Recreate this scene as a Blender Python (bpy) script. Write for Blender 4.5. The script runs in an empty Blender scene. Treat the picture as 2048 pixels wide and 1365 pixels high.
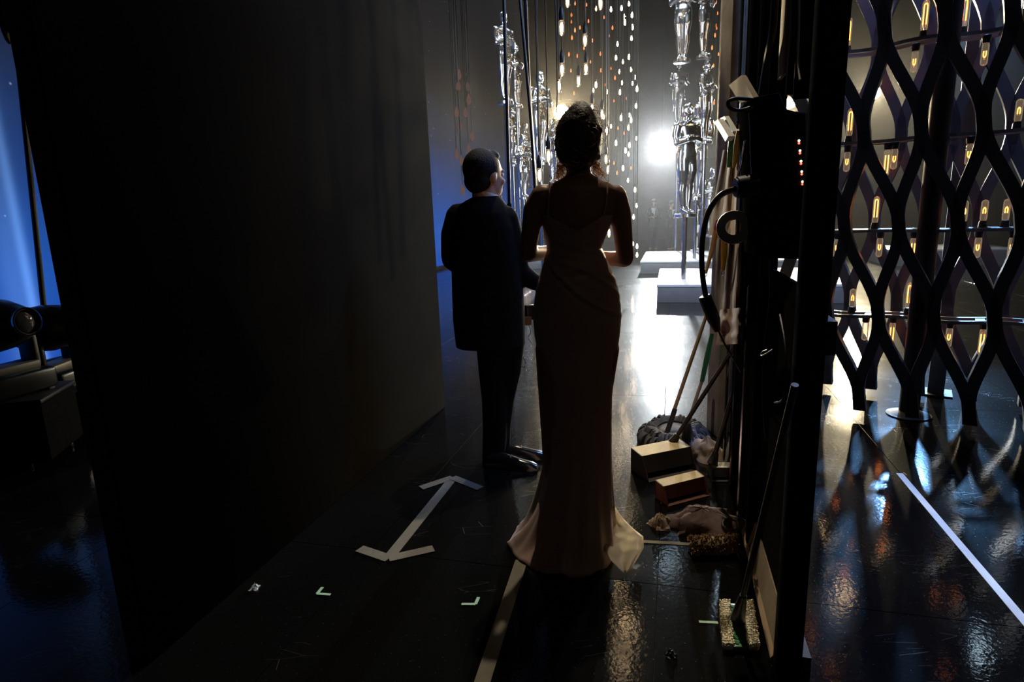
import bpy, bmesh, math, random
from mathutils import Vector, Matrix, Euler, noise
random.seed(11)
C = bpy.context.scene.collection
SC = bpy.context.scene
PI = math.pi
R = math.radians

# ------------------------------------------------------------------ camera
FPX = 1213.0
HC = 1.4
cam = bpy.data.cameras.new('camera'); cam.sensor_width = 36; cam.lens = FPX / 2048 * 36
cam.clip_start = .05; cam.clip_end = 200
camo = bpy.data.objects.new('camera', cam); C.objects.link(camo)
CM = Matrix.Rotation(R(90 - 12), 3, 'X') @ Matrix.Rotation(R(-2), 3, 'Z')
camo.matrix_world = Matrix.Translation((0, 0, HC)) @ CM.to_4x4()
SC.camera = camo
SC.view_settings.view_transform = 'Standard'
SC.view_settings.look = 'None'
SC.view_settings.exposure = 0.0
SC.view_settings.gamma = 1.0
SC.view_settings.use_curve_mapping = False
SC.cycles.volume_step_rate = 1.0
SC.cycles.max_bounces = 6
SC.cycles.volume_bounces = 0
SC.cycles.transparent_max_bounces = 24
SC.cycles.sample_clamp_indirect = 3.0

# ------------------------------------------------------------------ world
w = bpy.data.worlds.new('world'); SC.world = w; w.use_nodes = True
w.node_tree.nodes['Background'].inputs[0].default_value = (1.0, .82, .68, 1)
w.node_tree.nodes['Background'].inputs[1].default_value = .003

# pixel of the 2048x1365 frame -> points of the place
def ray(px, py): return CM @ Vector(((px - 1024) / FPX, -(py - 682.5) / FPX, -1))
def fl(px, py, z=0.0):
    d = ray(px, py); t = (z - HC) / d.z
    return Vector((0, 0, HC)) + d * t
def at(px, py, Y):
    d = ray(px, py); return Vector((0, 0, HC)) + d * (Y / d.y)
def onplane(px, py, p0, n):
    d = ray(px, py); o = Vector((0, 0, HC))
    return o + d * ((Vector(p0) - o).dot(n) / d.dot(n))

# ------------------------------------------------------------------ stage lights and added fills
def spot(name, loc, aim, power, col, ang, blend=.6, size=.1):
    l = bpy.data.lights.new(name, 'SPOT'); l.energy = power; l.color = col
    l.spot_size = R(ang); l.spot_blend = blend; l.shadow_soft_size = size
    o = bpy.data.objects.new(name, l); C.objects.link(o); o.location = loc
    o.rotation_euler = (Vector(aim) - Vector(loc)).to_track_quat('-Z', 'Y').to_euler()
    return o
def at_h(px, py, Y): return at(px, py, Y)
LAMP_WHITE = at(1325, 290, 22.5)
LAMP_WARM = at(1123, 225, 21.0)
LAMP_RIGHT = at(1580, 206, 21.0)
LAMP_LATTICE = at(1748, 186, 22.0)
LAMPS = [('white', LAMP_WHITE, (.9, .97, 1.0), (0.9, 2, .6), 15000, 40),
         ('warm', LAMP_WARM, (1.0, .8, .48), (.2, 2, .8), 9000, 40),
         ('right', LAMP_RIGHT, (1.0, .8, .5), (1.2, 2, .6), 5000, 40),
         ('lattice', LAMP_LATTICE, (1.0, .85, .55), (2, 2, .3), 6000, 40)]
for nm, p, col, aim, pw, ang in LAMPS:
    d = (Vector(aim) - p).normalized()
    spot('spot_' + nm, p + d * .36, aim, pw, col, ang, .5, .12)
# cool top light over the statues and the lattice
spot('spot_cool_left', (-2.0, 13.5, 9.5), (1.3, 12.5, 2.5), 1300, (.55, .78, 1.0), 62, .6, .3)
spot('spot_cool_right', (5.5, 14.5, 9.0), (2.9, 10.5, 2.2), 1300, (.6, .82, 1.0), 58, .6, .3)
spot('spot_blue_lattice', (8.4, 12.2, 5.2), (3.0, 3.5, .4), 9000, (.22, .52, 1.0), 13.5, .35, .15)
def area(name, loc, aim, power, col, sx, sy):
    l = bpy.data.lights.new(name, 'AREA'); l.energy = power; l.color = col; l.shape = 'RECTANGLE'; l.size = sx; l.size_y = sy
    o = bpy.data.objects.new(name, l); C.objects.link(o); o.location = loc
    o.rotation_euler = (Vector(aim) - Vector(loc)).to_track_quat('-Z', 'Y').to_euler(); return o
# unseen fill lights added to pick out the silver figures
area('statue_fill_right', (3.35, 6.1, 2.9), (2.5, 10.5, 2.2), 60, (.85, .93, 1.0), .5, 3.0)
area('statue_fill_left', (-1.0, 7.6, 3.2), (.5, 12.0, 2.8), 90, (.8, .9, 1.0), .6, 3.0)
area('gown_fill', (1.3, -.7, 4.0), (.2, 2.5, .9), 1.2, (1.0, .8, .62), .5, .5)  # added warm fill behind the camera for the gown
spot('spot_beam', (-1.4, 6.2, 6.6), (1.2, 3.4, 2.55), 700, (1.0, .88, .65), 11, .9, .1)  # added spot that brightens the top of the timber beam
spot('spot_high', (1.3, 5.6, 8.8), (.35, 2.2, 0), 1300, (1.0, .87, .66), 24, .5, .08)
area('statue_fill_top', (1.6, 9.2, 8.2), (1.6, 12.5, 2.5), 240, (.8, .9, 1.0), 3.2, .5).data.spread = R(90)  # added overhead fill for the silver figures

# ------------------------------------------------------------------ materials
def nodes(m): return m.node_tree.nodes, m.node_tree.links
def mat(name, col, rough=.6, metal=0.0, spec=.5, var=.15, vs=12.0, bump=0.0, bs=60.0, sheen=0.0):
    m = bpy.data.materials.new(name); m.use_nodes = True
    n, l = nodes(m); b = n['Principled BSDF']
    b.inputs['Roughness'].default_value = rough; b.inputs['Metallic'].default_value = metal
    b.inputs['Specular IOR Level'].default_value = spec
    if sheen: b.inputs['Sheen Weight'].default_value = sheen
    tc = n.new('ShaderNodeTexCoord')
    nz = n.new('ShaderNodeTexNoise'); nz.inputs['Scale'].default_value = vs; nz.inputs['Detail'].default_value = 4
    l.new(tc.outputs['Object'], nz.inputs['Vector'])
    rp = n.new('ShaderNodeValToRGB')
    rp.color_ramp.elements[0].position = .3; rp.color_ramp.elements[1].position = .7
    rp.color_ramp.elements[0].color = (*[c * (1 - var) for c in col], 1)
    rp.color_ramp.elements[1].color = (*[min(1, c * (1 + var)) for c in col], 1)
    l.new(nz.outputs['Fac'], rp.inputs['Fac']); l.new(rp.outputs['Color'], b.inputs['Base Color'])
    if bump:
        n2 = n.new('ShaderNodeTexNoise'); n2.inputs['Scale'].default_value = bs; n2.inputs['Detail'].default_value = 3
        l.new(tc.outputs['Object'], n2.inputs['Vector'])
        bp = n.new('ShaderNodeBump'); bp.inputs['Strength'].default_value = bump; bp.inputs['Distance'].default_value = .01
        l.new(n2.outputs['Fac'], bp.inputs['Height']); l.new(bp.outputs['Normal'], b.inputs['Normal'])
    return m
def emit(name, col, st, sample=False):
    m = bpy.data.materials.new(name); m.use_nodes = True
    n, l = nodes(m); n.remove(n['Principled BSDF'])
    e = n.new('ShaderNodeEmission'); e.inputs[0].default_value = (*col, 1); e.inputs[1].default_value = st
    l.new(e.outputs[0], n['Material Output'].inputs[0])
    if not sample: m.cycles.emission_sampling = 'NONE'
    return m
def glass(name, tint=(1, 1, 1), gl=.12, glow=0.0, gcol=(1, .6, .3)):
    m = bpy.data.materials.new(name); m.use_nodes = True
    n, l = nodes(m); n.remove(n['Principled BSDF'])
    t = n.new('ShaderNodeBsdfTransparent'); t.inputs[0].default_value = (*tint, 1)
    g = n.new('ShaderNodeBsdfGlossy'); g.inputs['Roughness'].default_value = .05
    fr = n.new('ShaderNodeFresnel'); fr.inputs['IOR'].default_value = 1.45
    ad = n.new('ShaderNodeMath'); ad.operation = 'ADD'; ad.inputs[1].default_value = gl; ad.use_clamp = True
    mx = n.new('ShaderNodeMixShader')
    l.new(fr.outputs[0], ad.inputs[0]); l.new(ad.outputs[0], mx.inputs[0])
    l.new(t.outputs[0], mx.inputs[1]); l.new(g.outputs[0], mx.inputs[2])
    out = mx.outputs[0]
    if glow:
        e = n.new('ShaderNodeEmission'); e.inputs[0].default_value = (*gcol, 1); e.inputs[1].default_value = glow
        a = n.new('ShaderNodeAddShader'); l.new(out, a.inputs[0]); l.new(e.outputs[0], a.inputs[1]); out = a.outputs[0]
        m.cycles.emission_sampling = 'NONE'
    l.new(out, n['Material Output'].inputs[0])
    return m

def floor_material():
    m = bpy.data.materials.new('glossy_black_floor'); m.use_nodes = True
    n, l = nodes(m); b = n['Principled BSDF']
    geo = n.new('ShaderNodeNewGeometry')
    # long scratches: cell edges of a stretched voronoi
    def scratch(rot, sx, sy, thr, mask_s):
        mp = n.new('ShaderNodeMapping'); mp.inputs['Rotation'].default_value = (0, 0, rot); mp.inputs['Scale'].default_value = (sx, sy, 1)
        l.new(geo.outputs['Position'], mp.inputs[0])
        v = n.new('ShaderNodeTexVoronoi'); v.feature = 'DISTANCE_TO_EDGE'; v.voronoi_dimensions = '2D'; v.inputs['Scale'].default_value = 1
        l.new(mp.outputs[0], v.inputs['Vector'])
        lt = n.new('ShaderNodeMath'); lt.operation = 'LESS_THAN'; lt.inputs[1].default_value = thr
        l.new(v.outputs['Distance'], lt.inputs[0])
        nz = n.new('ShaderNodeTexNoise'); nz.inputs['Scale'].default_value = mask_s
        l.new(geo.outputs['Position'], nz.inputs['Vector'])
        gt = n.new('ShaderNodeMath'); gt.operation = 'GREATER_THAN'; gt.inputs[1].default_value = .655
        l.new(nz.outputs['Fac'], gt.inputs[0])
        mu = n.new('ShaderNodeMath'); mu.operation = 'MULTIPLY'
        l.new(lt.outputs[0], mu.inputs[0]); l.new(gt.outputs[0], mu.inputs[1])
        return mu.outputs[0]
    s1 = scratch(.5, 3.2, 17, .006, 2.7); s2 = scratch(-.9, 5, 24, .008, 3.3); s3 = scratch(1.9, 4.6, 21, .006, 2.1)
    a1 = n.new('ShaderNodeMath'); a1.operation = 'MAXIMUM'; l.new(s1, a1.inputs[0]); l.new(s2, a1.inputs[1])
    a2 = n.new('ShaderNodeMath'); a2.operation = 'MAXIMUM'; l.new(a1.outputs[0], a2.inputs[0]); l.new(s3, a2.inputs[1])
    # dust specks
    v = n.new('ShaderNodeTexVoronoi'); v.voronoi_dimensions = '2D'; v.inputs['Scale'].default_value = 16
    l.new(geo.outputs['Position'], v.inputs['Vector'])
    lt = n.new('ShaderNodeMath'); lt.operation = 'LESS_THAN'; lt.inputs[1].default_value = .022; l.new(v.outputs['Distance'], lt.inputs[0])
    a3 = n.new('ShaderNodeMath'); a3.operation = 'MAXIMUM'; l.new(a2.outputs[0], a3.inputs[0]); l.new(lt.outputs[0], a3.inputs[1])
    mixc = n.new('ShaderNodeMix'); mixc.data_type = 'RGBA'
    mixc.inputs[6].default_value = (.004, .004, .004, 1); mixc.inputs[7].default_value = (.03, .028, .024, 1)
    l.new(a3.outputs[0], mixc.inputs[0]); l.new(mixc.outputs[2], b.inputs['Base Color'])
    nz = n.new('ShaderNodeTexNoise'); nz.inputs['Scale'].default_value = 1.6; nz.inputs['Detail'].default_value = 6
    l.new(geo.outputs['Position'], nz.inputs['Vector'])
    mr = n.new('ShaderNodeMapRange'); mr.inputs[1].default_value = .3; mr.inputs[2].default_value = .7
    mr.inputs[3].default_value = .055; mr.inputs[4].default_value = .13
    l.new(nz.outputs['Fac'], mr.inputs[0])
    ad = n.new('ShaderNodeMath'); ad.operation = 'MULTIPLY_ADD'; ad.inputs[1].default_value = .2
    l.new(a3.outputs[0], ad.inputs[0]); l.new(mr.outputs[0], ad.inputs[2]); l.new(ad.outputs[0], b.inputs['Coat Roughness'])
    b.inputs['Coat Weight'].default_value = .8; b.inputs['Coat IOR'].default_value = 1.5; b.inputs['Roughness'].default_value = .30
    b.inputs['Specular IOR Level'].default_value = .003
    n2 = n.new('ShaderNodeTexNoise'); n2.inputs['Scale'].default_value = 55; n2.inputs['Detail'].default_value = 2
    l.new(geo.outputs['Position'], n2.inputs['Vector'])
    bp = n.new('ShaderNodeBump'); bp.inputs['Strength'].default_value = .10; bp.inputs['Distance'].default_value = .004
    l.new(n2.outputs['Fac'], bp.inputs['Height']); l.new(bp.outputs['Normal'], b.inputs['Normal']); l.new(bp.outputs['Normal'], b.inputs['Coat Normal'])
    return m

def glow_wall_material(u, o):
    """night-blue wall, its light painted in as emission: blue low down, brown-black above, light streaks and stars"""
    m = bpy.data.materials.new('blue_glow_wall'); m.use_nodes = True
    n, l = nodes(m); b = n['Principled BSDF']
    b.inputs['Base Color'].default_value = (.01, .01, .012, 1); b.inputs['Roughness'].default_value = .7; b.inputs['Specular IOR Level'].default_value = .05
    geo = n.new('ShaderNodeNewGeometry')
    def vm(op, a, bb=None):
        k = n.new('ShaderNodeVectorMath'); k.operation = op; l.new(a, k.inputs[0])
        if bb is not None: k.inputs[1].default_value = bb
        return k
    rel = vm('SUBTRACT', geo.outputs['Position'], o)
    al = vm('DOT_PRODUCT', rel.outputs[0], u).outputs['Value']
    sep = n.new('ShaderNodeSeparateXYZ'); l.new(geo.outputs['Position'], sep.inputs[0])
    z = sep.outputs['Z']
    def math_(op, a, bb=None, c=None, clamp=False):
        k = n.new('ShaderNodeMath'); k.operation = op; k.use_clamp = clamp
        for i, x in enumerate((a, bb, c)):
            if x is None: continue
            if isinstance(x, (int, float)): k.inputs[i].default_value = x
            else: l.new(x, k.inputs[i])
        return k.outputs[0]
    # height ramp: how high the blue reaches
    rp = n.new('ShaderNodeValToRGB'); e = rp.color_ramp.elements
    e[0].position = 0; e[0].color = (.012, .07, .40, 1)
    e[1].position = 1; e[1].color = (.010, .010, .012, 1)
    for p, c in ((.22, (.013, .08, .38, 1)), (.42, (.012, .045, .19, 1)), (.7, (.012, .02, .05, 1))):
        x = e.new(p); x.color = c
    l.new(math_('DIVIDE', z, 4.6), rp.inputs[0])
    # streaks along the wall
    def gauss(c, wd, amp):
        d = math_('SUBTRACT', al, c); q = math_('DIVIDE', d, wd); q = math_('MULTIPLY', q, q)
        return math_('MULTIPLY', math_('POWER', 2.718, math_('MULTIPLY', q, -1.0)), amp)
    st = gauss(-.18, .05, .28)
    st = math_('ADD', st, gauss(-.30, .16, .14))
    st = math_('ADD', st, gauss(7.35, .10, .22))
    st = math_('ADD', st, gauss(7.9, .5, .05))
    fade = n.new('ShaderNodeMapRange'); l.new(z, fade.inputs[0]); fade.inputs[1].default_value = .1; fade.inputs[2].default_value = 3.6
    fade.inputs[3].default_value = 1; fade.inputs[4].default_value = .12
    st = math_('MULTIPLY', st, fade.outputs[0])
    nz = n.new('ShaderNodeTexNoise'); nz.inputs['Scale'].default_value = .8; nz.inputs['Detail'].default_value = 3
    mp = n.new('ShaderNodeMapping'); mp.inputs['Scale'].default_value = (1, 1, .35); l.new(geo.outputs['Position'], mp.inputs[0]); l.new(mp.outputs[0], nz.inputs['Vector'])
    mrn = n.new('ShaderNodeMapRange'); l.new(nz.outputs['Fac'], mrn.inputs[0]); mrn.inputs[3].default_value = .6; mrn.inputs[4].default_value = 1.4
    sc = n.new('ShaderNodeMix'); sc.data_type = 'RGBA'; sc.blend_type = 'MULTIPLY'; sc.inputs[0].default_value = 1
    l.new(rp.outputs['Color'], sc.inputs[6]); l.new(mrn.outputs[0], sc.inputs[7])
    cs = n.new('ShaderNodeMix'); cs.data_type = 'RGBA'; cs.blend_type = 'ADD'; cs.inputs[0].default_value = 1
    comb = n.new('ShaderNodeMix'); comb.data_type = 'RGBA'; comb.inputs[6].default_value = (0, 0, 0, 1); comb.inputs[7].default_value = (.35, .75, 1.6, 1)
    l.new(st, comb.inputs[0]); l.new(sc.outputs[2], cs.inputs[6]); l.new(comb.outputs[2], cs.inputs[7])
    # stars
    v = n.new('ShaderNodeTexVoronoi'); v.inputs['Scale'].default_value = 3.2; l.new(geo.outputs['Position'], v.inputs['Vector'])
    s = n.new('ShaderNodeMapRange'); l.new(v.outputs['Distance'], s.inputs[0]); s.inputs[1].default_value = .02; s.inputs[2].default_value = .06
    s.inputs[3].default_value = .3; s.inputs[4].default_value = 0
    c2 = n.new('ShaderNodeMix'); c2.data_type = 'RGBA'; c2.blend_type = 'ADD'; c2.inputs[0].default_value = 1
    l.new(cs.outputs[2], c2.inputs[6]); l.new(s.outputs[0], c2.inputs[7])
    l.new(c2.outputs[2], b.inputs['Emission Color']); b.inputs['Emission Strength'].default_value = 1.0
    m.cycles.emission_sampling = 'FRONT'
    return m

M = dict(
    floor=floor_material(),
    subfloor=mat('subfloor_grey', (.02, .02, .02), .8),
    flat=mat('charcoal_flat', (.021, .0185, .0135), .9, 0, .0, .12, 2.0, .05, 300),
    flat_edge=mat('flat_edge', (.02, .02, .019), .7),
    black=mat('black_paint', (.012, .012, .012), .55, 0, .35),
    drape=mat('black_drape', (.010, .010, .010), .95, 0, 0),
    backwall=mat('dark_backdrop', (.022, .021, .02), .9, 0, .1, .25, .5),
    wood=mat('weathered_beam', (.42, .36, .27), .55, 0, .4, .3, 6, .1, 40),
    ply=mat('plywood', (.36, .26, .16), .7, 0, .3, .2, 5),
    lattice=mat('lattice_grey_paint', (.045, .05, .062), .35, 0, .5, .1, 8),
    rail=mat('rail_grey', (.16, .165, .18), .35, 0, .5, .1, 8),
    socket=mat('black_socket', (.01, .01, .01), .4),
    cord=mat('black_cord', (.008, .008, .008), .45, 0, .5),
    chrome=mat('polished_silver', (.78, .78, .79), .20, 1.0, .5, .03, 5),
    tube=mat('steel_tube', (.45, .46, .5), .15, 1.0),
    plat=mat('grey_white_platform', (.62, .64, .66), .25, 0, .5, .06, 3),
    skin_w=mat('skin_brown', (.26, .13, .08), .45, 0, .4, .08, 20),
    skin_m=mat('skin_tan', (.48, .27, .18), .5, 0, .4, .08, 20),
    hair=mat('dark_hair', (.03, .017, .010), .55, 0, .5, .4, 60, .5, 120),
    hair_wisp=mat('backlit_wisps', (.55, .3, .13), .4, 0, .5),  # gold rim light on the stray hair put into this colour
    hair_black=mat('black_hair', (.008, .006, .005), .7, 0, .25, .4, 60, .5, 160),
    dress=mat('blush_satin', (.52, .34, .29), .42, 0, .45, .06, 6, .04, 500, .2),
    tux=mat('black_wool', (.006, .006, .006), .9, 0, .08, .2, 30),
    shirt=mat('white_shirt', (.75, .73, .7), .7),
    shoe=mat('black_patent', (.01, .01, .01), .15),
    tape=mat('cream_tape', (.2, .18, .145), .9, 0, 0, .08, 30),
    tape_green=mat('glow_tape_green', (.35, .55, .38), .7),
    tape_white=mat('white_tape', (.6, .66, .72), .8, 0, .05, .06, 20),
    lampbody=mat('black_lamp_body', (.012, .012, .012), .28, 0, .5),
    lampgrey=mat('grey_yoke', (.10, .095, .08), .5),
    lens=mat('front_lens', (.05, .05, .055), .06, .3),
    redcable=mat('red_cable', (.5, .06, .05), .5),
    mopgrey=mat('grey_mop_yarn', (.115, .115, .125), .95, 0, .1, .3, 30),
    moptan=mat('tan_mop_yarn', (.22, .15, .08), .95, 0, .1, .3, 30),
    mopwhite=mat('cream_microfibre', (.8, .72, .55), .95, 0, .1, .2, 60),
    green=mat('green_plastic', (.02, .16, .05), .3),
    greenh=mat('green_handle', (.03, .20, .06), .4),
    rag=mat('beige_rag', (.34, .26, .19), .95, 0, .1, .15, 10),
    pinkrag=mat('pink_rag', (.2, .13, .11), .95, 0, .1, .3, 14),
    ragdark=mat('mauve_cloth', (.14, .095, .085), .95, 0, .1, .2, 10),
    pan=mat('black_dustpan', (.03, .026, .022), .5),
    panlit=mat('warm_lit_pan_top', (.62, .47, .24), .7, 0, .25),  # warm light on the pan tops put into this tan
    panred=mat('red_dustpan', (.13, .04, .022), .45),
    pale=mat('pale_dustpan', (.5, .5, .42), .5),
    handle=mat('wood_handle', (.40, .25, .13), .5, 0, .4, .2, 8),
    dhandle=mat('dark_handle', (.045, .032, .025), .4),
    yellow=mat('yellow_plastic', (.75, .42, .04), .4),
    redp=mat('red_plastic', (.5, .03, .04), .4),
    whitep=mat('white_plastic', (.55, .52, .45), .5),
    cloth=mat('tan_hanging_cloth', (.36, .27, .2), .9, 0, .1, .15, 8),
    card=mat('cardboard', (.17, .12, .075), .85),
    bulbwarm=emit('bulb_glow', (1.0, .66, .34), 26),
    bulbmid=emit('bulb_glow_small', (1.0, .72, .42), 22),
    bulbred=emit('bulb_glow_dim', (1.0, .22, .06), 2.0),
    filament=emit('filament_orange', (1.0, .22, .035), 9),
    glass=glass('bulb_glass', (1, 1, 1), .05, .05, (1, .75, .45)),
    lampwhite=emit('lamp_lens_white', (.92, .97, 1.0), 400),
    lampwarm=emit('lamp_lens_warm', (1.0, .84, .52), 260),
    lampcool=emit('lamp_lens_cool', (.6, .82, 1.0), 16),
    rose=emit('rose_reflection', (1.0, .55, .48), .10),
    led_r=emit('led_red', (1, .06, .03), 6),
    led_w=emit('led_cream', (1, .85, .5), 6),
)

_n, _l = nodes(M['dress']); _t = _n.new('ShaderNodeBsdfTranslucent'); _t.inputs[0].default_value = (.55, .42, .32, 1)
_x = _n.new('ShaderNodeMixShader'); _x.inputs[0].default_value = .22
_l.new(_n['Principled BSDF'].outputs[0], _x.inputs[1]); _l.new(_t.outputs[0], _x.inputs[2]); _l.new(_x.outputs[0], _n['Material Output'].inputs[0])
# ------------------------------------------------------------------ helpers
def ptag(o, label=None, cat=None, group=None, kind=None):
    if label: o['label'] = label
    if cat: o['category'] = cat
    if group: o['group'] = group
    if kind: o['kind'] = kind
    return o
def thing(name, label, cat, loc=(0, 0, 0), group=None, rotz=0):
    o = bpy.data.objects.new(name, None); C.objects.link(o); o.location = loc; o.rotation_euler = (0, 0, rotz)
    o.empty_display_size = .1
    return ptag(o, label, cat, group)
def wloc(o):
    v = Vector((0, 0, 0))
    while o is not None: v += o.location; o = o.parent
    return v
def obj(name, bm, m, parent=None, smooth=True, local=False):
    me = bpy.data.meshes.new(name)
    bmesh.ops.recalc_face_normals(bm, faces=bm.faces)
    bm.to_mesh(me); bm.free()
    return link(name, me, m, parent, smooth, local)
def link(name, me, m, parent=None, smooth=True, local=False):
    if parent is not None and not local: me.transform(Matrix.Translation(-wloc(parent)))
    me.materials.clear()
    for x in (m if isinstance(m, (list, tuple)) else [m]): me.materials.append(x)
    if smooth:
        me.polygons.foreach_set('use_smooth', [True] * len(me.polygons))
        try: me.set_sharp_from_angle(angle=R(45))
        except Exception: pass
    o = bpy.data.objects.new(name, me); C.objects.link(o)
    if parent is not None: o.parent = parent
    return o
def rebase(o):
    """move a top-level mesh's origin to the middle of its base"""
    me = o.data
    xs = [v.co for v in me.vertices]
    c = Vector((sum(v.x for v in xs) / len(xs), sum(v.y for v in xs) / len(xs), min(v.z for v in xs)))
    me.transform(Matrix.Translation(-c)); o.location = c
    return o
def copy_tree(o, parent=None):
    c = o.copy(); C.objects.link(c)
    if parent is not None: c.parent = parent
    for ch in [x for x in CH.get(o.name, [])]: copy_tree(ch, c)
    return c
CH = {}
def index_children():
    CH.clear()
    for o in bpy.data.objects:
        if o.parent: CH.setdefault(o.parent.name, []).append(o)

def NB(): return bmesh.new()
def face(bm, vs):
    try: return bm.faces.new(vs)
    except ValueError: return None
def box(bm, c, s, rotz=0, rot=None):
    c = Vector(c); mt = rot if rot is not None else Matrix.Rotation(rotz, 3, 'Z')
    v = [bm.verts.new(c + mt @ Vector((x * s[0] / 2, y * s[1] / 2, z * s[2] / 2))) for x in (-1, 1) for y in (-1, 1) for z in (-1, 1)]
    for q in ((0, 1, 3, 2), (4, 6, 7, 5), (0, 4, 5, 1), (2, 3, 7, 6), (0, 2, 6, 4), (1, 5, 7, 3)): face(bm, [v[i] for i in q])
    return v
def bbox(bm, c, s, rotz=0, rot=None, bev=.008, seg=2):
    b2 = NB(); box(b2, c, s, rotz, rot)
    bmesh.ops.bevel(b2, geom=b2.edges[:], offset=bev, segments=seg, affect='EDGES', profile=.5)
    merge(bm, b2)
def merge(bm, b2):
    me = bpy.data.meshes.new('tmp'); b2.to_mesh(me); b2.free(); bm.from_mesh(me); bpy.data.meshes.remove(me)
def loft(bm, rings, cap=True, closed=True):
    vr = [[bm.verts.new(p) for p in r] for r in rings]
    n = len(rings[0])
    for a, b in zip(vr[:-1], vr[1:]):
        for i in range(n if closed else n - 1): face(bm, (a[i], a[(i + 1) % n], b[(i + 1) % n], b[i]))
    if cap and closed:
        face(bm, list(reversed(vr[0]))); face(bm, vr[-1])
    return vr
def ell(c, rx, ry, n=24, p=2.0, ax=Vector((1, 0, 0)), ay=Vector((0, 1, 0))):
    out = []
    for i in range(n):
        t = 2 * PI * i / n; cs, sn = math.cos(t), math.sin(t)
        x = math.copysign(abs(cs) ** (2 / p), cs) * rx; y = math.copysign(abs(sn) ** (2 / p), sn) * ry
        out.append(Vector(c) + ax * x + ay * y)
    return out
def tube(bm, pts, r, n=8, cap=True, flat=1.0):
    pts = [Vector(p) for p in pts]; m = len(pts)
    rs = r if isinstance(r, (list, tuple)) else [r] * m
    up = None; rings = []
    for i, p in enumerate(pts):
        d = (pts[min(i + 1, m - 1)] - pts[max(i - 1, 0)])
        if d.length < 1e-9: d = Vector((0, 0, 1))
        d.normalize()
        if up is None:
            up = Vector((0, 0, 1)) if abs(d.z) < .9 else Vector((0, 1, 0))
        up = (up - d * up.dot(d)).normalized(); s = d.cross(up)
        rings.append([p + (s * math.cos(2 * PI * k / n) + up * math.sin(2 * PI * k / n) * flat) * rs[i] for k in range(n)])
    loft(bm, rings, cap)
def capsule(bm, pts, rs, n=14):
    """round-ended tapering limb"""
    pts = [Vector(p) for p in pts]
    d0 = (pts[0] - pts[1]).normalized(); d1 = (pts[-1] - pts[-2]).normalized()
    P = [pts[0] + d0 * rs[0] * .95, pts[0] + d0 * rs[0] * .6] + pts + [pts[-1] + d1 * rs[-1] * .6, pts[-1] + d1 * rs[-1] * .95]
    Q = [rs[0] * .25, rs[0] * .78] + list(rs) + [rs[-1] * .78, rs[-1] * .25]
    tube(bm, P, Q, n)
def ball(bm, c, r, seg=16, rot=None):
    mt = Matrix.Translation(c)
    if rot is not None: mt = mt @ rot.to_4x4()
    rr = r if isinstance(r, (list, tuple)) else (r, r, r)
    bmesh.ops.create_uvsphere(bm, u_segments=seg, v_segments=max(6, seg * 2 // 3), radius=1, matrix=mt @ Matrix.Diagonal((*rr, 1)))
def lathe(bm, prof, c=(0, 0, 0), n=16, cap=True, rot=None):
    rings = []
    for r, z in prof:
        rg = []
        for k in range(n):
            v = Vector((r * math.cos(2 * PI * k / n), r * math.sin(2 * PI * k / n), z))
            if rot is not None: v = rot @ v
            rg.append(Vector(c) + v)
        rings.append(rg)
    loft(bm, rings, cap)
def rot_to(d): return Vector(d).normalized().to_track_quat('Z', 'Y').to_matrix()
def smooth_path(pts, n=8):
    """catmull-rom through points"""
    pts = [Vector(p) for p in pts]; out = []
    for i in range(len(pts) - 1):
        p0 = pts[max(i - 1, 0)]; p1 = pts[i]; p2 = pts[i + 1]; p3 = pts[min(i + 2, len(pts) - 1)]
        for k in range(n):
            t = k / n
            out.append(.5 * ((2 * p1) + (p2 - p0) * t + (2 * p0 - 5 * p1 + 4 * p2 - p3) * t * t + (3 * p1 - p0 - 3 * p2 + p3) * t ** 3))
    out.append(pts[-1]); return out
def fuse(bm, vox, smooth=6, fac=.5):
    """one continuous surface out of overlapping closed shells"""
    bmesh.ops.recalc_face_normals(bm, faces=bm.faces)
    me = bpy.data.meshes.new('tmp'); bm.to_mesh(me); bm.free()
    o = bpy.data.objects.new('tmp', me); C.objects.link(o)
    r = o.modifiers.new('r', 'REMESH'); r.mode = 'VOXEL'; r.voxel_size = vox; r.adaptivity = 0
    s = o.modifiers.new('s', 'SMOOTH'); s.factor = fac; s.iterations = smooth
    dg = bpy.context.evaluated_depsgraph_get(); dg.update()
    out = bpy.data.meshes.new_from_object(o.evaluated_get(dg))
    bpy.data.objects.remove(o); bpy.data.meshes.remove(me)
    return out
def strip(bm, a, b, wd, z=.0025):
    """flat tape from a to b on the floor"""
    a = Vector((a[0], a[1], 0)); b = Vector((b[0], b[1], 0)); d = (b - a).normalized(); s = Vector((-d.y, d.x, 0)) * wd / 2
    n = max(2, int((b - a).length / .08)); rt, rb = [], []
    for i in range(n + 1):
        p = a.lerp(b, i / n); j = random.uniform(-.0012, .0012)
        rt.append([p + s * (1 + j * 10) + Vector((0, 0, z)), p - s * (1 + j * 10) + Vector((0, 0, z)), p - s + Vector((0, 0, .0008)), p + s + Vector((0, 0, .0008))])
    loft(bm, rt)

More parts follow.
